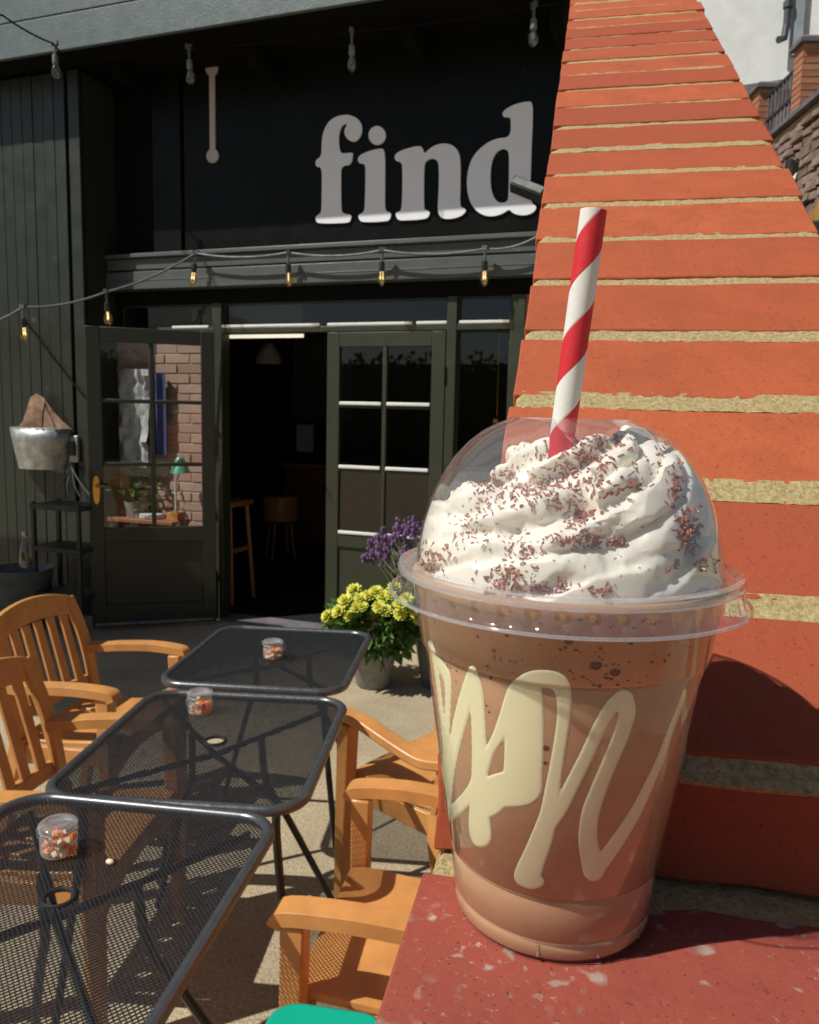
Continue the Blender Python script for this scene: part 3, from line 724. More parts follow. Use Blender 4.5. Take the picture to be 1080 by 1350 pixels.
# sign letters
SIGNY = D - .026
def zl(ox, oy, sc_): return lambda L: [(ox+x/sc_, oy+y/sc_) for x, y in L]
A = zl(405, 130, 6.75); Bz = zl(560, 120, 6.75)
fL = A([(75,545),(130,512),(128,380),(150,270),(215,175),(330,138),(430,158),(488,225),(488,310),(450,372),(400,385),(350,355),(328,300),(338,260),(358,235),(340,222),(305,245),(282,310),(280,400),(295,480),(320,488),(408,480),(405,500),(392,590),(302,597),(300,700),(302,985),(312,1015),(345,1028),(398,1033),(385,1085),(365,1107),(95,1113),(75,1080),(75,1050),(105,1030),(122,1015),(128,985),(130,800),(132,606),(75,608)])
iL = A([(452,515),(520,475),(650,440),(692,455),(693,700),(690,970),(705,1005),(750,1015),(738,1070),(715,1092),(490,1102),(462,1075),(452,1035),(495,1018),(512,985),(518,800),(520,610),(508,580),(452,572)])
dot = A([(622+76*math.cos(t), 327+84*math.sin(t)) for t in np.linspace(0, 2*math.pi, 28, endpoint=False)])
n1 = [(780,495),(870,450),(1000,415),(1030,445),(1042,490),(1085,450)]
nL = A([(780,492),(860,450),(1000,416),(1028,440),(1040,488)]) + Bz([(15,540),(70,490),(160,463),(240,475),(295,525),(318,600),(318,800),(312,1000),(325,1035),(368,1052),(360,1085),(300,1125),(200,1142),(140,1125),(118,1080),(118,1000),(128,800),(125,650),(105,610),(65,598),(20,615),(5,635)]) + A([(1040,600),(1037,960),(1048,990)]) + Bz([(45,1070),(40,1110),(10,1140)]) + A([(830,1087),(800,1070),(782,1015),(825,1005),(842,970),(848,800),(848,600),(835,565),(780,552)])
dL = Bz([(690,180),(800,115),(930,88),(962,110),(960,300),(950,500),(942,800),(935,950),(960,1005),(995,1025),(985,1065),(930,1100),(850,1108),(780,1085),(752,1048),(690,1095),(590,1120),(490,1095),(410,1010),(375,880),(378,730),(420,590),(520,480),(640,420),(765,412),(768,250),(750,230),(695,232)])
dH = Bz([(752,545),(720,515),(680,515),(630,550),(595,630),(582,760),(590,880),(625,970),(680,1000),(730,985),(745,960),(750,750)])
sign = thing('shop_sign', 'white lowercase raised letters reading find on the black shop fascia', 'sign', (0,0,0))
def letter(outlines, parent, m, th=.010, name='letter', y=SIGNY):
    cv = bpy.data.curves.new(name, 'CURVE'); cv.dimensions = '2D'; cv.fill_mode = 'BOTH'; cv.extrude = th/2; cv.bevel_depth = 0
    for L in outlines:
        L = chaikin(L, 2); s = cv.splines.new('POLY'); s.points.add(len(L)-1); s.use_cyclic_u = True
        for q_, (px, py) in zip(s.points, L): p = ony(px, py, y); q_.co = (p.x, p.z, 0, 1)
    tmp = bpy.data.objects.new('t', cv); C.objects.link(tmp); bpy.context.view_layer.update()
    dg = bpy.context.evaluated_depsgraph_get(); me = bpy.data.meshes.new_from_object(tmp.evaluated_get(dg)); bpy.data.objects.remove(tmp)
    me.transform(Matrix.Rotation(R(90), 4, 'X')); me.materials.clear(); me.materials.append(m)
    o = bpy.data.objects.new(name, me); C.objects.link(o); o.parent = parent; o.location = (0, y+th/2, 0); return o
letter([fL], sign, M['letter']); letter([iL, dot], sign, M['letter']); letter([nL], sign, M['letter']); letter([dL, dH], sign, M['letter'])
# the pale bar with round ends
bar = tag(MB(), None) if False else MB()
p0, p1 = ony(279, 90, SIGNY), ony(280, 205, SIGNY)
bar.box((p0.x-.022, SIGNY, p1.z), (p0.x+.022, SIGNY+.03, p0.z))
for p in (p0, p1): bar.lathe([(.001,0),(.045,.0),(.05,.006),(.05,.034)], 24, Matrix.Translation((p0.x, SIGNY+.032, p.z)) @ Matrix.Rotation(R(90), 4, 'X'), cap0=True, cap1=True)
tag(bar.build('wall_ornament', M['mark'], bevel=.003), 'pale upright bar with round ends fixed to the black fascia', 'ornament')

# floodlight
fl = thing('floodlight', 'small black floodlight on a bracket in front of the sign', 'floodlight', ony(697, 252, D-.30))
fm = Matrix.Rotation(R(24), 4, 'Y') @ Matrix.Rotation(R(-25), 4, 'X')
MB().box((-.11,-.05,-.035), (.10,.03,.035), fm).build('housing', M['blackplastic'], fl, bevel=.006)
MB().box((-.10,-.056,-.022), (.09,-.049,.026), fm).build('lens', M['zincdark'], fl, bevel=.002)
MB().tube([(.02,.03,0),(.03,.15,.02),(.03,.29,.0)], .012, 8).build('bracket', M['blackplastic'], fl)

# ------------------------------------------------------------------ string lights
def festoon(name, label, nodes, bulbs, amber, sag=.03, r=.008, cm='cable'):
    t = thing(name, label, 'string lights', nodes[0])
    o0 = Vector(nodes[0]); path = []
    for a, b_ in zip(nodes, nodes[1:]):
        for k in range(8):
            s = k/8; path.append(Vector(a).lerp(Vector(b_), s) - o0 - Vector((0,0,sag*4*s*(1-s))))
    path.append(Vector(nodes[-1])-o0)
    MB().tube(path, r, 8).build('cable', M[cm], t)
    for i in bulbs:
        p = Vector(nodes[i]) - o0
        e = bpy.data.objects.new('bulb', None); C.objects.link(e); e.parent = t; e.location = p; e.rotation_euler = (random.uniform(-.08,.08), random.uniform(-.12,.12), random.random()*6)
        MB().tube([(0,0,.012),(0,0,-.08)], .0085, 8).box((-.022,-.012,-.008),(.022,.012,.02)).build('lead', M['cable'], e)
        MB().lathe([(.010,-.07),(.018,-.075),(.020,-.125),(.017,-.132)], 16, cap0=True, cap1=True).build('socket', M['blackplastic'] if amber else M['zincdark'], e)
        MB().lathe([(.014,-.128),(.018,-.140),(.028,-.165),(.031,-.185),(.028,-.205),(.018,-.221),(.004,-.228)], 18).build('glass', M['amberglass'] if amber else M['bulbglass'], e)
        MB().tube([(-.008,0,-.135),(-.010,0,-.185),(0,0,-.165),(.010,0,-.185),(.008,0,-.135)], .0022 if amber else .0012, 6).build('filament', M['filament'] if amber else M['zinc'], e)
    return t
yl_ = D - .17
lower = [ony(-40,430,4.2), ony(30,405,4.3), ony(140,385,4.62), ony(258,334,yl_), ony(380,333,yl_), ony(504,330,yl_), ony(640,328,yl_), ony(712,310,yl_), ony(800,285,yl_)]
festoon('string_lights', 'string of amber lit bulbs looped along the ledge above the doors', lower, [1,2,3,4,5,6], True)
yu = yo + .14
upper = [ony(-60,0,3.6), ony(3,20,4.0), ony(72,58,yo-.06), ony(90,66,yu), ony(249,63,yu), ony(464,42,yu), ony(704,8,yu), ony(830,-12,yu)]
upper[3].z = min(upper[3].z, HS-.0); 
for i in (4,5,6,7): upper[i].z = min(upper[i].z, HS+.0)
festoon('string_lights', 'string of unlit clear bulbs hanging under the roof overhang', upper, [2,4,5,6], False, .015, .006, 'black')

# ------------------------------------------------------------------ things on the boarded wall
pb = ony(38, 565, YB-.17)
bk = thing('wall_bucket', 'half-cut zinc bucket with a rusty back hung on the green boards', 'bucket', (pb.x, YB, pb.z))
m_ = MB(); seg = 24; rows = [(.26, 0), (.245,-.10), (.205,-.30)]
for r_, z in rows:
    for k in range(seg+1): a = math.pi + math.pi*k/seg; m_.v.append((r_*math.cos(a), r_*.75*math.sin(a)-.02, z))
m_.f = [(i*(seg+1)+k, i*(seg+1)+k+1, (i+1)*(seg+1)+k+1, (i+1)*(seg+1)+k) for i in range(2) for k in range(seg)] + [tuple(2*(seg+1)+k for k in range(seg+1))]
o = m_.build('pail', M['zinc'], bk); so = o.modifiers.new('s', 'SOLIDIFY'); so.thickness = .006
MB().prism([(-.255,0),(-.19,.05),(-.12,.15),(-.06,.24),(.0,.268),(.06,.235),(.12,.14),(.19,.06),(.255,0),(.2,-.3),(-.2,-.3)], .008, Matrix.Translation((0,-.025,0)) @ Matrix.Rotation(R(14), 4, 'X')).build('back_plate', M['rust'], bk)
MB().tube([(.26*math.cos(math.pi+math.pi*k/16), .195*math.sin(math.pi+math.pi*k/16)-.02, 0) for k in range(17)], .008, 8).build('rim', M['zinc'], bk)
MB().tube([(.07,-.07,.21),(.055,-.085,.1),(.05,-.09,.0)], .006, 6).build('bail', M['iron'], bk)
po = ony(98, 592, YB-.02)
op = thing('bottle_opener', 'small silver bottle opener plate screwed to the green boards', 'bottle opener', po)
MB().box((-.04,-.012,-.10),(.04,.015,.10)).build('plate', M['zinc'], op, bevel=.004)
MB().box((-.022,-.03,-.05),(.022,-.012,.06)).build('hook', M['blackplastic'], op, bevel=.004)
tg = thing('tangled_wire', 'tangle of pale wires hanging under the bottle opener', 'wire', ony(98, 615, YB-.03))
for k in range(4):
    MB().tube(smooth_path([(0,-.01*k,0),(-.10+.06*k,-.03,-.12),(-.16+.11*k,-.02,-.22)], 5), .005, 6).build('strand', M['zincdark'], tg)
a, b_ = ony(35, 425, YB-.012), ony(117, 530, YB-.012)
tag(MB().tube([a, a.lerp(b_, .5)+Vector((.0,0,-.01)), b_], .007, 6).build('wall_line', M['black']), 'thin dark line running down across the green boards', 'cable')  # dark line across the boards, laid as a thin black tube
lb = ony(35, 800, 4.45); 
lbk = thing('zinc_bucket', 'dull zinc bucket standing in the shade at the foot of the boards', 'bucket', (lb.x, 4.42, .0))
MB().lathe([(.15,0),(.15,.01),(.21,.42),(.218,.43),(.222,.425),(.214,.415),(.155,.015),(.01,.015)], 32, cap0=True).build('pail', M['zincdark'], lbk)
MB().tube([(.216*math.cos(t), .216*math.sin(t), .425) for t in np.linspace(0, 2*math.pi, 33)], .007, 6).build('rim', M['zincdark'], lbk)
btl = thing('plastic_bottle', 'clear bottle standing in the dull zinc bucket', 'bottle', (lb.x+.06, 4.40, .02))
MB().lathe([(.04,0),(.045,.01),(.045,.5),(.03,.58),(.018,.62),(.018,.66)], 20, cap0=True).build('bottle_body', M['bulbglass'], btl)
MB().lathe([(.02,.655),(.02,.685)], 16, cap0=True, cap1=True).build('cap', M['zinc'], btl)
ps = ony(90, 670, 4.5)
shf = thing('metal_shelf', 'dark metal shelf rack standing in shade beside the open door', 'shelf', (ps.x, 4.5, 0))
for sx in (-.2, .2):
    for sy in (-.12, .12): MB().box((sx-.012, sy-.012, 0), (sx+.012, sy+.012, .93)).build('leg', M['iron'], shf)
for z in (.25, .58, .88): MB().box((-.22,-.14,z), (.22,.14,z+.035)).build('shelf_board', M['iron'], shf, bevel=.004)

# things between the open leaf and the wall
dk = lambda x, y, z: Vector((x, y, z))
ap = thing('blue_apron', 'blue cloth hanging behind the glass of the open door', 'cloth', (-3.83, D-.04, 1.25))
vs = [(-.07+.02*i, .02*math.sin(i*1.7), z) for z in (0, .3, .62) for i in range(8)]
MB().add(vs, [(r_*8+i, r_*8+i+1, (r_+1)*8+i+1, (r_+1)*8+i) for r_ in range(2) for i in range(7)]).build('cloth', M['bluecloth'], ap)
gs = thing('plastic_wrap', 'crumpled grey plastic sheet hanging behind the open door glass', 'sheet', (-4.02, D-.10, 1.15))
vs, fs = [], []
for j in range(16):
    for i in range(10):
        q_ = Vector((i*.35, j*.3, 2)); vs.append((-.13+.029*i, .05*noise.noise(q_*1.3)+.03*noise.noise(q_*3), j*.05))
fs = [(j*10+i, j*10+i+1, (j+1)*10+i+1, (j+1)*10+i) for j in range(15) for i in range(9)]
MB().add(vs, fs).build('sheet', M['greysheet'], gs, sharp=25)
tb = thing('side_table', 'low dark table behind the open door leaf', 'table', (-3.78, D-.20, 0))
MB().box((-.38,-.06,.74), (.22,.16,.77)).build('table_top', M['brownwood'], tb, bevel=.004)
for sx in (-.35, .19):
    for sy in (-.03, .13): MB().box((sx-.02, sy-.02, 0), (sx+.02, sy+.02, .739)).build('leg', M['iron'], tb)
lp = thing('desk_lamp', 'small desk lamp with green shade on a wooden block base', 'lamp', (-3.62, D-.14, .77))
MB().box((-.05,-.05,0), (.05,.05,.06)).build('base', M['oak'], lp, bevel=.004)
MB().tube([(0,0,.06),(0,0,.28),(.07,-.02,.40)], .008, 8).build('arm', M['paper'], lp)
MB().lathe([(.02,.12),(.03,.11),(.075,0),(.073,0)], 20, Matrix.Translation((.05,-.01,.36))).build('lamp_shade', M['tealshade'], lp)
for i, (dx, cl) in enumerate(((-.16,'paper'), (-.24,'paper'))):
    tag(MB().box((-.05,-.05,0), (.05,.05,.035)).build('napkin_stack', M[cl], bevel=.004, loc=(-3.62+dx*1.1, D-.16, .771)), ('white napkin stack beside the lamp base behind the open door glass','white napkin stack nearer the potted plant behind the open door glass')[i], 'napkins', 'napkins behind the door')
pl = thing('trailing_plant', 'small green trailing plant behind the open door glass', 'plant', (-3.98, D-.14, .77))
m_ = MB(); rnd = random.Random(5)
for _ in range(160):
    c = Vector((rnd.gauss(0,.10), rnd.gauss(0,.05), abs(rnd.gauss(.20,.10)))); u = Vector((rnd.gauss(0,1), rnd.gauss(0,1), rnd.gauss(0,.6))).normalized()*.035; v_ = u.cross(Vector((rnd.random(), rnd.random(), 1))).normalized()*.014
    m_.add([c-u, c+v_, c+u, c-v_], [(0,1,2,3)])
tag(m_.build('foliage', M['leaf'], pl, smooth=False), None, kind='stuff')
MB().lathe([(.07,0),(.09,.12),(.085,.12),(.06,.03)], 20, cap0=True).build('pot', M['pot'], pl)

# ------------------------------------------------------------------ inside the shop
st = thing('sunlit_strip', 'cream strip under the door head, its sunlight put in as glow', 'door head strip', ony(347, 443, D+.16))
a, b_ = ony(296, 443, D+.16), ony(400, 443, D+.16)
MB().box((a.x-st.location.x, -.012, -.014), (b_.x-st.location.x, .012, .014)).build('tube', M['tube'], st, bevel=.004)  # no lamp: sunlight on the door head strip, put in as emission
MB().box((a.x-st.location.x, -.016, .0145), (b_.x-st.location.x, .02, 3.0-st.location.z-.1)).build('batten', M['dark_in'], st)
pp = ony(354, 470, D+2.2)
pd = thing('pendant_lamp', 'pale pendant lamp shade hanging in the dark shop', 'lamp', (pp.x, pp.y, pp.z))
MB().lathe([(.03,.14),(.05,.13),(.12,.02),(.14,-.07),(.135,-.07),(.11,.02)], 24, cap0=True).build('lamp_shade', M['paper'], pd)
MB().tube([(0,0,.14),(0,0,2.9-pp.z)], .006, 6).build('flex', M['blackplastic'], pd)
ps = ony(313, 800, D+.55)
stl = thing('bar_stool', 'tall oak bar stool just inside the shop doorway', 'stool', (ony(298, 700, D+.5).x-.04, D+.5, .02))
MB().box((-.22,-.18,.80), (.20,.18,.845)).build('seat', M['oak'], stl, bevel=.008)
for sx in (-1, 1):
    for sy in (-1, 1): MB().tube([(sx*.16,sy*.13,.80),(sx*.20,sy*.17,0)], .02, 4).build('leg', M['oak'], stl)
for z in (.25, .45): MB().box((-.19,-.165,z), (.19,-.14,z+.035)).build('rung', M['oak'], stl); 
MB().box((.155,-.15,.42), (.185,.15,.455)).build('rung', M['oak'], stl)
ct = thing('shop_counter', 'dark brown wooden counter deep inside the shop', 'counter', (-3.0, D+3.4, .02))
MB().box((-1.6,0,0), (1.5,.6,.92)).build('counter_front', M['brownwood'], ct, bevel=.01)
MB().box((-1.65,-.05,.922), (1.55,.65,.97)).build('counter_top', M['oak'], ct, bevel=.006)
pq = ony(370, 655, D+2.4)
cq = thing('orange_stool', 'orange upholstered stool in front of the shop counter', 'stool', (pq.x, pq.y, .02))
MB().lathe([(.16,.40),(.19,.42),(.20,.62),(.18,.68),(.01,.69)], 24, cap0=True).build('seat', M['resin'], cq)
for k in range(4): MB().tube([(.12*math.cos(k*1.57), .12*math.sin(k*1.57), .4), (.18*math.cos(k*1.57), .18*math.sin(k*1.57), 0)], .015, 6).build('leg', M['oak'], cq)
pz = ony(397, 578, D+3.2)
tag(MB().box((-.11,-.003,-.16), (.11,.003,.16)).build('paper_sheet', M['paper'], loc=(pz.x, D+3.3, pz.z)), 'white paper sheet standing up on the shop counter', 'paper')
pz = ony(415, 490, D+4.9)
tag(MB().box((-.45,-.02,-.7), (.45,.02,.5)).build('wall_picture', M['bluegrey'], loc=(pz.x, D+5.17, pz.z)), 'grey picture on the back wall inside the shop', 'picture')
pz = ony(655, 555, D+.5)
tag(MB().ball((0,0,0), .035, 16, 10).tube([(0,0,.03),(0,0,1.2)], .003, 6).build('hanging_bauble', M['brass'], loc=pz), 'small golden bauble hanging behind the narrow shop window', 'bauble')

# ------------------------------------------------------------------ mesh tables
TW, TL, TH, TR = .605, .69, .72, .085
def rrect(w_, l_, r_, n=8):
    out = []
    for cx_, cy_, a0 in ((w_/2-r_, l_/2-r_, 0), (-w_/2+r_, l_/2-r_, 90), (-w_/2+r_, -l_/2+r_, 180), (w_/2-r_, -l_/2+r_, 270)):
        for k in range(n+1): a = R(a0 + 90*k/n); out.append((cx_+r_*math.cos(a), cy_+r_*math.sin(a)))
    return out
def inside(x, y, w_, l_, r_):
    dx, dy = abs(x)-(w_/2-r_), abs(y)-(l_/2-r_)
    return math.hypot(max(dx,0), max(dy,0)) + min(max(dx,dy),0) < r_
def mesh_top():
    m = MB(); A_, B_ = .0100, .0056; sw = .00094; th = .0012     # expanded metal, long and short way of the diamond
    nx, ny = int(TW/A_)+2, int(TL/B_)+2
    def strand(p, q, up):
        d = (q-p).normalized(); n_ = Vector((-d.y, d.x, 0))*sw
        zt = Vector((0,0,th)); tl = Vector((0,0,.0004*up))
        m.add([p-n_-tl, q-n_-tl, q+n_+tl, p+n_+tl, p-n_-tl-zt, q-n_-tl-zt, q+n_+tl-zt, p+n_+tl-zt], [(0,1,2,3),(7,6,5,4),(0,4,5,1),(2,6,7,3)])
    for j in range(-ny, ny+1):
        for i in range(-nx, nx+1):
            y = j*B_/1.0; x = (i + (.5 if j % 2 else 0))*A_
            if not inside(x, y, TW-.006, TL-.006, TR): continue
            if math.hypot(x, y) < .026: continue
            p = Vector((x, y, 0))
            for s_ in (-1, 1):
                q = Vector((x+s_*A_/2, y+B_, 0))
                if inside(q.x, q.y, TW-.004, TL-.004, TR) and q.length > .024: strand(p, q, s_)
    return m
def make_table(label, x, y, rz):
    t = thing('mesh_table', label, 'table', (x,y,0), rz, 'black mesh tables in a row')
    tag(mesh_top().build('mesh_top', M['steel'], t, smooth=False, loc=(0,0,TH)), None, kind='stuff')
    pr = rrect(TW, TL, TR); pr.append(pr[0]); 
    MB().tube([(a,b_,TH-.004) for a, b_ in pr], .0135, 14, False).build('rim', M['rim'], t)
    MB().tube([(.028*math.cos(a), .028*math.sin(a), TH) for a in np.linspace(0, 2*math.pi, 25)], .005, 8, False).build('parasol_ring', M['steel'], t)
    for s_ in (-1, 1): MB().tube([(-TW/2+.05, s_*(-TL/2+.05), TH-.016), (0, s_*.01, TH-.03 - (.012 if s_ > 0 else 0)), (TW/2-.05, s_*(TL/2-.05), TH-.016)], .008, 8).build('brace', M['steel'], t)
    for sx in (-1, 1):
        for sy in (-1, 1):
            if sy < 0: path = smooth_path([(sx*.24, sy*.29, TH-.02), (sx*.235, sy*.27, .60), (sx*.27, sy*.30, .30), (sx*.31, sy*.33, 0.012)], 6)
            else: path = smooth_path([(sx*.10, sy*.10, TH-.03), (sx*.11, sy*.12, .55), (sx*.16, sy*.17, .42), (sx*.30, sy*.32, .012)], 6)
            MB().tube(path, .0105, 8).build('leg', M['steel'], t)
    return t
t1 = make_table('black mesh table with a parasol hole in view and an upright clip jar', -1.02, 1.05, R(11))
def place(src, label, x, y, rz, group=None):
    c = copy_tree(src); c.location = (x, y, c.location.z); c.rotation_euler = (0,0,rz); c['label'] = label
    if group: c['group'] = group
    return c
place(t1, 'black mesh table standing between the two other mesh tables', -1.145, 1.745, R(15))
place(t1, 'black mesh table next to the yellow flowers and the shop doors', -1.365, 2.475, R(14))

# ------------------------------------------------------------------ jars
def make_jar(label, P, s=1.0):
    j = thing('clip_jar', label, 'jar', P, random.random()*6, 'clip top jars on the tables')
    MB().lathe(mm([(2,1.5),(28,1.5),(33,4),(35,10),(35,40),(32,48),(31,52)]), 28).build('jar_glass', M['jarglass'], j)
    MB().lathe(mm([(36,53),(37,56),(37,62),(33,66),(24,67),(20,64),(1,64)]), 28).build('lid', M['jarglass'], j)
    MB().tube([(.0345*math.cos(a), .0345*math.sin(a), .052) for a in np.linspace(0, 2*math.pi, 25)], .0022, 6, False).tube([(.035,0,.052),(.043,0,.048),(.043,0,.03),(.038,0,.028)], .0016, 6).tube([(-.035,0,.052),(-.041,0,.056),(-.038,0,.065)], .0016, 6).build('clip', M['zinc'], j)
    a_, b_ = MB(), MB(); rr = random.Random(P[0])
    for _ in range(70):
        r_ = .028*math.sqrt(rr.random()); t_ = rr.random()*6.3; z = rr.uniform(.006, .034)
        q_ = Matrix.Translation((r_*math.cos(t_), r_*math.sin(t_), z)) @ Matrix.Rotation(rr.random()*3, 4, 'X') @ Matrix.Rotation(rr.random()*3, 4, 'Z')
        (a_ if rr.random() < .55 else b_).box((-.006,-.005,-.004), (.006,.005,.004), q_)
    for q_, nm in ((a_, 'orange'), (b_, 'pale')):
        o = q_.build('sweets', M['sweet_'+nm], j, bevel=.001); tag(o, None, kind='stuff')
    return j
M['sweet_orange'] = mat('orange_sweets', (.85,.22,.04), .5, var=.25); M['sweet_pale'] = mat('cream_sweets', (.85,.68,.45), .6, var=.15)
make_jar('clip jar of orange and cream sweets on the mesh table with the parasol hole', (-1.127, 1.166, TH+.001))
make_jar('clip jar of orange sweets on the middle mesh table of the row', (-1.296, 1.899, TH+.001))
make_jar('clip jar of orange sweets on the mesh table next to the yellow flowers', (-1.356, 2.44, TH+.001))
tag(MB().ball((0,0,0), .009, 8, 6, (1,.7,.6)).build('crumb', M['sweet_pale'], loc=onz(145, 1136, TH+.005)), 'small pale crumb lying on the black mesh table', 'crumb')

# ------------------------------------------------------------------ chairs
def slab(prof, x0, x1): # profile in (y,z) extruded along x
    n = len(prof); m = MB(); m.v = [(x0, y, z) for y, z in prof] + [(x1, y, z) for y, z in prof]
    m.f = [tuple(range(n))[::-1], tuple(range(n, 2*n))] + [(i, (i+1)%n, (i+1)%n+n, i+n) for i in range(n)]; return m
def strip(path, wd, th, wdir=Vector((1,0,0))):
    """rectangular bar along a path; wd across wdir, th the other way"""
    P = [Vector(p) for p in path]; m = MB(); n = len(P)
    for i, p in enumerate(P):
        t = (P[min(i+1,n-1)]-P[max(i-1,0)]).normalized(); w2 = (wdir - t*wdir.dot(t)).normalized(); h_ = t.cross(w2)
        a = wd[i] if isinstance(wd, list) else wd; b2 = th[i] if isinstance(th, list) else th
        m.v += [tuple(p + w2*sx*a/2 + h_*sz*b2/2) for sx, sz in ((-1,-1),(1,-1),(1,1),(-1,1))]
    m.f = [(i*4+k, i*4+(k+1)%4, i*4+4+(k+1)%4, i*4+4+k) for i in range(n-1) for k in range(4)] + [(3,2,1,0), tuple((n-1)*4+k for k in range(4))]
    return m
def make_chair(label, curved=False):
    c = thing('garden_armchair', label, 'chair', (0,0,0), 0, 'orange brown garden armchairs')
    m = M['resin']; W2 = .255
    # seat: solid front, slats behind
    slab([(.235,.415),(.250,.425),(.245,.445),(.20,.452),(-.02,.436),(-.02,.418),(.20,.430)], -W2+.03, W2-.03).build('seat', m, c, bevel=.004)
    for i in range(6):
        x = -.19 + i*.076
        strip([(x,-.015,.428),(x,-.08,.424),(x,-.16,.432)], .052, .014).build('seat_slat', m, c, bevel=.003)
    slab([(-.19,.415),(-.15,.415),(-.15,.438),(-.19,.442)], -W2+.03, W2-.03).build('seat_rail', m, c, bevel=.004)
    # arched apron under the front of the seat
    n = 14; top = [(-W2+.03+(2*W2-.06)*i/n, .42) for i in range(n+1)]; bot = [(x, .30+.075*math.sin(math.pi*i/n)**.6) for i, (x, z) in enumerate(top)]
    MB().prism(top + bot[::-1], .018, Matrix.Translation((0,.215,0))).build('apron', m, c, bevel=.003)
    for s_ in (-1, 1):
        slab([(.20,.42),(.20,.37),(-.15,.35),(-.15,.42)], s_*(W2-.025)-.009, s_*(W2-.025)+.009).build('side_rail', m, c, bevel=.003)
        # front leg runs up to the arm; back leg runs up into the backrest
        strip([(s_*(W2+.012),.235,0),(s_*(W2+.006),.228,.30),(s_*W2,.222,.625)], [.040,.050,.056], [.038,.048,.056]).build('leg', m, c, bevel=.006)
        strip([(s_*(W2+.0),-.26,0),(s_*(W2-.01),-.185,.36),(s_*(W2-.02),-.175,.44)], [.04,.048,.048], [.042,.055,.055]).build('leg', m, c, bevel=.006)
        strip(smooth_path([(s_*(W2-.02),-.175,.435),(s_*(W2-.012),-.205,.58),(s_*(W2-.012),-.250,.72),(s_*(W2-.028),-.295,.835)], 4), .050, .030).build('stile', m, c, bevel=.006)
        if curved: ap_ = smooth_path([(s_*(W2+.005),.270,.622),(s_*(W2+.005),.235,.648),(s_*(W2+.008),.14,.645),(s_*(W2+.004),.0,.612),(s_*(W2),-.12,.590),(s_*(W2-.01),-.212,.600)], 5)
        else: ap_ = smooth_path([(s_*(W2+.005),.262,.620),(s_*(W2+.005),.240,.640),(s_*(W2+.008),.10,.648),(s_*(W2+.004),-.06,.640),(s_*(W2),-.14,.632),(s_*(W2-.01),-.222,.630)], 5)
        strip(ap_, .058, .030).build('arm', m, c, bevel=.006)
    # backrest: bowed top rail, bottom rail, six slats
    bow = lambda x: -.028*(1-(x/W2)**2)
    def rail(z0, z1, y, crown, name):
        n = 16; mb = MB()
        for i in range(n+1):
            x = -W2+.026 + (2*W2-.052)*i/n; cz = crown*(1-(x/W2)**2)
            yb = y + bow(x)
            mb.v += [(x, yb-.012, z0+cz*.6), (x, yb+.012, z0+cz*.6), (x, yb+.012-.22*(z1-z0), z1+cz), (x, yb-.012-.22*(z1-z0), z1+cz)]
        mb.f = [(i*4+k, i*4+4+k, i*4+4+(k+1)%4, i*4+(k+1)%4) for i in range(n) for k in range(4)] + [(0,1,2,3), (n*4+3,n*4+2,n*4+1,n*4)]
        return mb.build(name, m, c, bevel=.004)
    rail(.765, .835, -.272, .045, 'top_rail'); rail(.475, .52, -.188, .0, 'lower_rail')
    for i in range(6):
        x = -.176 + i*.0705; b2 = bow(x)
        strip(smooth_path([(x,-.193+b2,.515),(x,-.226+b2,.63),(x,-.272+b2,.785)], 3), .040, .014).build('back_slat', m, c, bevel=.003)
    return c
def seat_at(c, x, y, ang): c.scale = (1, .88, 1); c.location = (x - .20*math.cos(ang), y - .20*math.sin(ang), 0); c.rotation_euler = (0,0,ang - math.pi/2)
c1 = make_chair('slat-back garden armchair beside the flower-end table, its back to the boards'); seat_at(c1, -1.84, 2.35, R(9))
c2 = place(c1, 'slat-back garden armchair tucked under the middle mesh table', 0, 0, 0); seat_at(c2, -1.365, 1.705, R(14))
c3 = place(c1, 'garden armchair with a bare shiny seat pulled up beside the brick wall', 0, 0, 0); seat_at(c3, -.70, 1.53, R(188))
c4 = make_chair('garden armchair with curved arms in front of the grey flower pots', True)
fa = R(160); cl = Vector((-.985, 2.225)); ff = Vector((math.cos(fa), math.sin(fa))); lf = Vector((-ff.y, ff.x))   # left-hand side of the chair
cc4 = cl - lf*.255; seat_at(c4, cc4.x - ff.x*.02, cc4.y - ff.y*.02, fa)
# teal chair at the foot of the wall
tq = onz(420, 1338, .60)
tc_ = thing('teal_chair', 'teal plastic garden chair with a black rail beside the brick wall', 'chair', (onz(410, 1412, .62).x, onz(410, 1412, .62).y, 0), R(10))
rr_ = rrect(.20, .26, .05)
n = len(rr_); m_ = MB(); m_.v = [(x, y, .60) for x, y in rr_] + [(x, y, .625) for x, y in rr_]
m_.f = [tuple(range(n))[::-1], tuple(range(n, 2*n))] + [(i, (i+1)%n, (i+1)%n+n, i+n) for i in range(n)]
m_.build('seat', M['teal'], tc_, bevel=.010)
for sx in (-1, 1):
    for sy in (-1, 1): MB().tube([(sx*.07,sy*.09,.60),(sx*.11,sy*.14,0)], .012, 8).build('leg', M['teal'], tc_)
MB().tube(smooth_path([(-.02,.17,.52),(.02,.185,.54),(.14,.18,.54),(.18,.10,.54),(.18,-.1,.54)], 6), .012, 8).build('rail', M['blackplastic'], tc_)

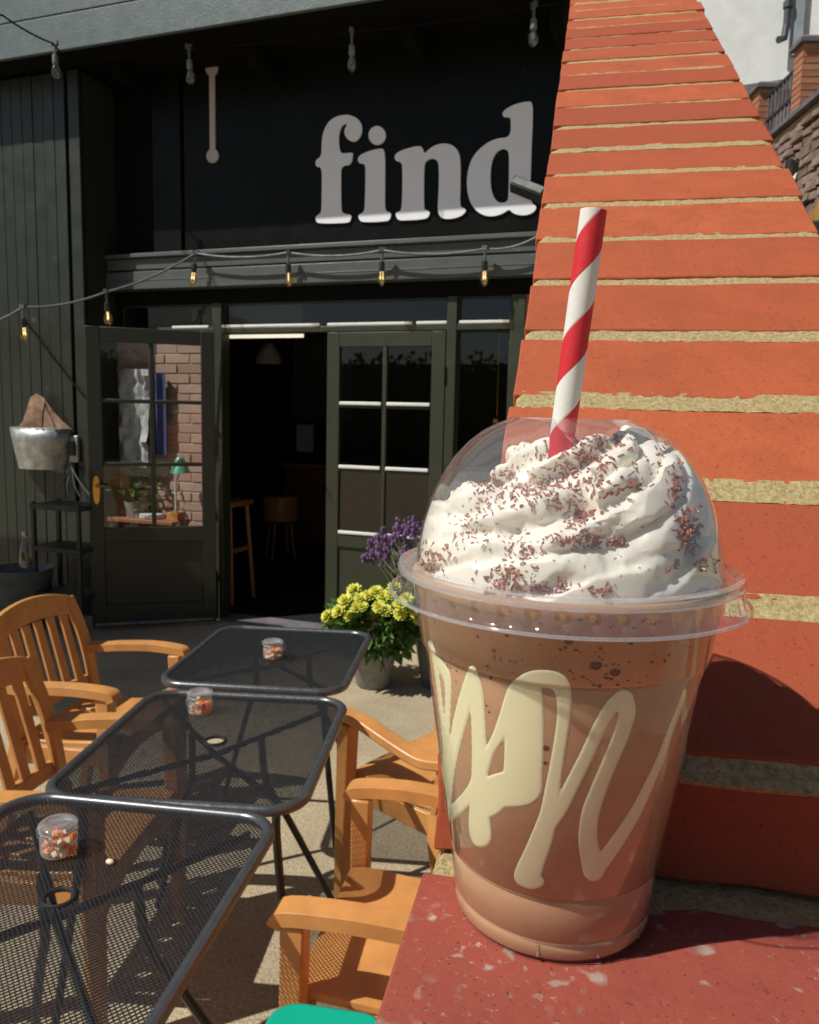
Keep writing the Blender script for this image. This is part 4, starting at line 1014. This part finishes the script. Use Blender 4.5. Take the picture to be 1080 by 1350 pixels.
# ------------------------------------------------------------------ flower pots
def leafcloud(n, fn, L, W_, rnd):
    m = MB()
    for _ in range(n):
        c, d = fn(); d = d.normalized(); s_ = d.cross(Vector((rnd.gauss(0,1), rnd.gauss(0,1), rnd.gauss(0,1)))).normalized(); l_ = L*rnd.uniform(.6,1.3); w_ = W_*rnd.uniform(.7,1.2); up = s_.cross(d)
        m.add([c, c+d*l_*.5+s_*w_+up*w_*.3, c+d*l_-up*w_*.4, c+d*l_*.5-s_*w_+up*w_*.3, c+d*l_*.5], [(0,1,4),(1,2,4),(2,3,4),(3,0,4)])
    return m
rnd = random.Random(21)
pp = onz(492, 903, 0)
mum = thing('flower_pot', 'grey pot of yellow-green mop-headed flowers on the paving', 'flower pot', (pp.x, pp.y, 0))
MB().lathe([(.09,0),(.10,.01),(.13,.17),(.138,.18),(.138,.21),(.125,.21),(.12,.16),(.01,.16)], 28, cap0=True).build('pot', M['pot'], mum)
def f1():
    v = Vector((rnd.gauss(0,1), rnd.gauss(0,1), rnd.gauss(.35,.8))).normalized(); r_ = rnd.uniform(.5, 1)
    return Vector((v.x*.26*r_, v.y*.22*r_, .36+v.z*.17*r_)), v + Vector((0,0,rnd.uniform(-.8,.3)))
tag(leafcloud(900, f1, .085, .026, rnd).build('foliage', M['leaf'], mum, smooth=False), None, kind='stuff')
m_ = MB()
for k in range(9): a = k*.7; m_.tube([(.03*math.cos(a), .03*math.sin(a), .15), (.12*math.cos(a), .10*math.sin(a), .36), (.18*math.cos(a), .15*math.sin(a), .45)], .005, 5)
m_.build('stems', M['leaf'], mum)
def flower_mesh(seed):
    r2 = random.Random(seed); a, b_ = MB(), MB()
    for ring, (n_, el, L) in enumerate(((14, 5, .046), (12, 28, .042), (9, 52, .034), (6, 75, .026))):
        for k in range(n_):
            t_ = 2*math.pi*(k+.5*ring+r2.uniform(-.2,.2))/n_; e_ = R(el+r2.uniform(-8,8)); d = Vector((math.cos(t_)*math.cos(e_), math.sin(t_)*math.cos(e_), math.sin(e_))); s_ = Vector((-math.sin(t_), math.cos(t_), 0))*.011; up = s_.cross(d).normalized()*.004
            (a if ring < 2 else b_).add([d*.008-s_*.3, d*.008+s_*.3, d*L*.7+s_+up, d*L, d*L*.7-s_+up], [(0,1,2,3,4)])
    return a, b_
fm_ = [flower_mesh(k) for k in range(3)]
fme = [(a.mesh('flower', M['petal'], False), b_.mesh('centre', M['petalmid'], False)) for a, b_ in fm_]
FP = [(438,815),(455,792),(447,806),(470,800),(478,800),(486,786),(505,786),(515,785),(467,778),(485,822),(519,823),(500,800),(508,805),(528,797),(528,809),(545,806),(460,812),(475,790),(496,780),(432,812),(536,790),(520,775),(492,812),(552,815)]
for i, (px, py) in enumerate(FP):
    rn = random.Random(i); yy = pp.y - .02 - .22*math.sin(math.pi*min(1, max(0, (py-768)/60))) + rn.uniform(-.03,.03)
    P = ony(px, py, yy); a, b_ = fme[i % 3]
    v = (P - Vector((pp.x, pp.y, .22))).normalized() + Vector((-.2,-.3,.35)); q_ = v.to_track_quat('Z', 'Y').to_matrix().to_4x4()
    o = shared('flower', a, mum, mtx=Matrix.Translation(P - mum.location) @ q_ @ Matrix.Scale(rn.uniform(.8,1.15), 4)); shared('flower_centre', b_, o)
pp2 = ony(585, 900, pp.y+.18)
lav = thing('flower_pot', 'tall tapered grey planter of purple lavender beside the shop door', 'flower pot', (pp2.x, pp2.y, 0))
MB().lathe([(.13,0),(.135,.01),(.205,.44),(.215,.45),(.215,.47),(.20,.47),(.19,.42),(.01,.42)], 32, cap0=True).build('pot', M['zincdark'], lav)
def f2():
    t_ = rnd.random()*6.3; r_ = .2*math.sqrt(rnd.random()); return Vector((r_*math.cos(t_)*1.3-.04, r_*math.sin(t_), .45+rnd.random()*.28)), Vector((math.cos(t_)*.9, math.sin(t_)*.9, 1.0+rnd.random()))
tag(leafcloud(900, f2, .11, .011, rnd).build('foliage', M['leafgrey'], lav, smooth=False), None, kind='stuff')
sm_, pm_ = MB(), MB()
for px, py in [(484,728),(490,718),(498,712),(503,722),(508,705),(515,715),(522,700),(526,692),(532,700),(538,695),(545,690),(512,728),(520,726),(534,712),(550,700),(494,734),(505,738),(528,735),(542,722),(560,695)]:
    P = ony(px, py, pp2.y + random.uniform(-.2,.1)) - lav.location; base = Vector((P.x*.5, P.y*.5, .45)); sm_.tube([base, base.lerp(P, .6)+Vector((0,0,.03)), P], .003, 4)
    for k in range(16):
        c = P + Vector((random.gauss(0,.012), random.gauss(0,.012), random.uniform(-.06,.04))); pm_.ball(c, random.uniform(.008,.014), 5, 4)
sm_.build('stems', M['leafgrey'], lav); tag(pm_.build('blossom', M['purple'], lav), None, kind='stuff')

# ------------------------------------------------------------------ unseen parasol added to the left to shade the foot of the boards
par = thing('parasol', 'unseen square dark canvas parasol added left of the tables to cast shade', 'parasol', (-5.42, 2.88, 0))
MB().add([(-1.32,-.97,2.38),(1.32,-.97,2.38),(1.32,.97,2.38),(-1.32,.97,2.38),(0,0,2.85),(-1.32,-.97,2.22),(1.32,-.97,2.22),(1.32,.97,2.22),(-1.32,.97,2.22)], [(0,1,4),(1,2,4),(2,3,4),(3,0,4),(0,5,6,1),(1,6,7,2),(2,7,8,3),(3,8,5,0)]).build('canopy', M['canvas'], par, smooth=False)
MB().tube([(0,0,.06),(0,0,2.84)], .024, 12).build('pole', M['oak'], par)
MB().lathe([(.28,0),(.28,.05),(.05,.08),(.04,.3)], 28, cap0=True, cap1=True).build('base', M['greystone'], par)
# far hedge behind the viewpoint (mirrored in the shop glass)
rnd = random.Random(4)
def f3(): return Vector((rnd.uniform(-16,12), rnd.uniform(-.5,.5), rnd.uniform(0,1)**.7*3.4 + rnd.gauss(0,.12))), Vector((rnd.gauss(0,1), rnd.gauss(.5,1), rnd.gauss(.3,1)))
hd = thing('hedge', 'tall clipped green hedge across the yard from the shop', 'hedge', (0,-14,0))
tag(leafcloud(6000, f3, .22, .09, rnd).build('foliage', M['hedge'], hd, smooth=False), None, kind='stuff')
MB().box((-16,-.35,0), (12,.35,3.2)).build('core', M['hedge'], hd)

# ------------------------------------------------------------------ the yard's far right: white house, brick boundary wall
g = Vector((-math.sin(R(17)), math.cos(R(17)), 0)); gl = Vector((g.y, -g.x, 0))          # along the wall, and to its right
O = far(1026, 560, 10.0); O.z = 0
def GL(a, l_, z): return O + g*a + gl*l_ + Vector((0,0,z))
Gm = Matrix(((gl.x, g.x, 0, O.x), (gl.y, g.y, 0, O.y), (0,0,1,-.60), (0,0,0,1)))          # local x = right, y = along
bw_ = thing('boundary_wall', 'weathered brick and rubble boundary wall beyond the orange brick wall', 'wall', (0,0,0)); bw_.matrix_world = Gm
MB().box((-.09,-4.5,0), (.5,6,5.82)).build('wall_core', M['mortar'], bw_)
rnd = random.Random(9); sm4 = []
for k in range(6):
    L = (.15,.19,.22,.26,.20,.17)[k]; mb = MB().box((-.03,-L/2,-.034), (.05,L/2,.034), jit=.014)
    sm4.append((L, mb.mesh('stone', M['stone'], False)))
z = 3.3
while z < 5.78:
    y = -3.2 + rnd.random()*.15
    while y < 2.9:
        L, me = rnd.choice(sm4)
        o = shared('stone', me, bw_, mtx=Matrix.Translation((rnd.uniform(-.14,-.09), y+L/2, z)) @ Matrix.Rotation(rnd.uniform(-.12,.12), 4, 'X') @ Matrix.Diagonal((1, 1, rnd.uniform(.95,1.5), 1)))
        y += L + .014
    z += rnd.uniform(.105,.13)
MB().box((-.17,-4.5,5.84), (.55,6,5.898)).build('coping', M['greystone'], bw_)
pbm = [MB().box((-w_/2,-d_/2,0), (w_/2,d_/2,.062), jit=.003).mesh('brick', M['pierbrick'], False) for w_, d_ in ((.24,.24), (.235,.245))]
def pier(label, a):
    p = thing('brick_pier', label, 'pier', (0,0,0), 0, 'brick piers on the boundary wall'); p.matrix_world = Gm @ Matrix.Translation((.0, a, 5.90))
    MB().box((-.11,-.11,0), (.11,.11,.75)).build('core', M['mortar'], p)
    for k in range(10): shared('brick', pbm[k % 2], p, loc=(0,0,.002+k*.075))
    MB().box((-.17,-.17,.752), (.17,.17,.80)).lathe([(.235,.80),(.16,.84)], 4, Matrix.Rotation(R(45), 4, 'Z'), cap1=True).build('cap', M['greystone'], p)
pier('square brick pier with a stone cap beside the dark downpipe', -.05)
pier('square brick pier with a stone cap where the railing ends by the white wall', 1.25)
rl = thing('iron_railing', 'sloping black iron railing between the two brick piers', 'railing', (0,0,0)); rl.matrix_world = Gm @ Matrix.Translation((.0, .10, 5.90))
for z in (.30, .62): MB().box((-.018,0,z), (.018,1.02,z+.04)).build('rail', M['iron'], rl)
for k in range(9): MB().box((-.012,.06+k*.115,.0), (.012,.085+k*.115,.62)).build('baluster', M['greystone'], rl)
# white house
wh = thing('white_house', 'white rendered house wall rising behind the boundary wall', 'house', (0,0,0))
Hc = far(985, 560, 13.5); Hc.z = 0; yv = Vector((cf.x, cf.y, 0)).normalized(); xv = Vector((yv.y, -yv.x, 0))
Hm = Matrix(((xv.x, yv.x, 0, Hc.x), (xv.y, yv.y, 0, Hc.y), (0,0,1,0), (0,0,0,1))); wh.matrix_world = Hm @ Matrix.Rotation(R(-24), 4, 'Z')
zl_ = 1.6 + (559-137)/1040*13.5
MB().box((-3,0,zl_), (4.5,6,13)).build('wall', M['render_white'], wh)
MB().box((-3.05,-.10,zl_-.16), (4.55,5.9,zl_-.002)).build('string_course', M['greystone'], wh)
MB().box((-3,.03,0), (4.5,6,zl_-.162)).build('lower_wall', M['stone'], wh)
MB().box((.24,-.10,zl_+.35), (.40,-.001,13)).build('corner_shade', M['bluegrey'], wh)  # grey strip puts in the corner shade beside the downpipe
xp = .15
pm = MB().tube([(xp,-.14,zl_+.75),(xp,-.14,13)], .055, 14); 
for z in (zl_+1.05, zl_+3.0): pm.tube([(xp,-.14,z),(xp,-.14,z+.09)], .075, 14)
pm.tube([(xp,-.14,zl_+.8),(xp-.02,-.16,zl_+.6),(xp-.10,-.25,zl_+.55)], .055, 12).build('downpipe', M['pipe'], wh)
# black lamp post end and orange trough near the boundary wall
q0, q1 = far(1037, 258, 6.0), far(1049, 212, 6.0)
hr = thing('handrail', 'short black handrail end with its white shine painted on against the boundary wall', 'handrail', (q0.x, q0.y, 0))
MB().tube(smooth_path([(0,0,0),(0,0,q0.z-.02),(.03,.0,q0.z+.12),(q1.x-q0.x, q1.y-q0.y, q1.z)], 6), .030, 12).build('post', M['blackplastic'], hr)
MB().tube([(.012,-.034,q0.z-.02),(.042,-.034,q0.z+.12),(q1.x-q0.x+.01, q1.y-q0.y-.034, q1.z-.08)], .010, 8).build('shine_stripe', M['white_shine'], hr)  # sheen of the black post, painted as a white strip
q2 = far(1082, 285, 5.5)
tr_ = thing('planter_trough', 'orange terracotta trough at the edge of the boundary wall', 'planter', (q2.x+.10, q2.y, q2.z-.09))
MB().box((-.14,-.3,0), (.16,.3,.16)).build('trough', M['terracotta'], tr_, bevel=.01)
MB().box((-.20,-.32,-.30), (.18,.32,-.003)).build('shelf', M['blackplastic'], tr_, bevel=.01)
MB().box((-.05,-.05,-tr_.location.z), (.10,.05,-.302)).build('stand', M['iron'], tr_)
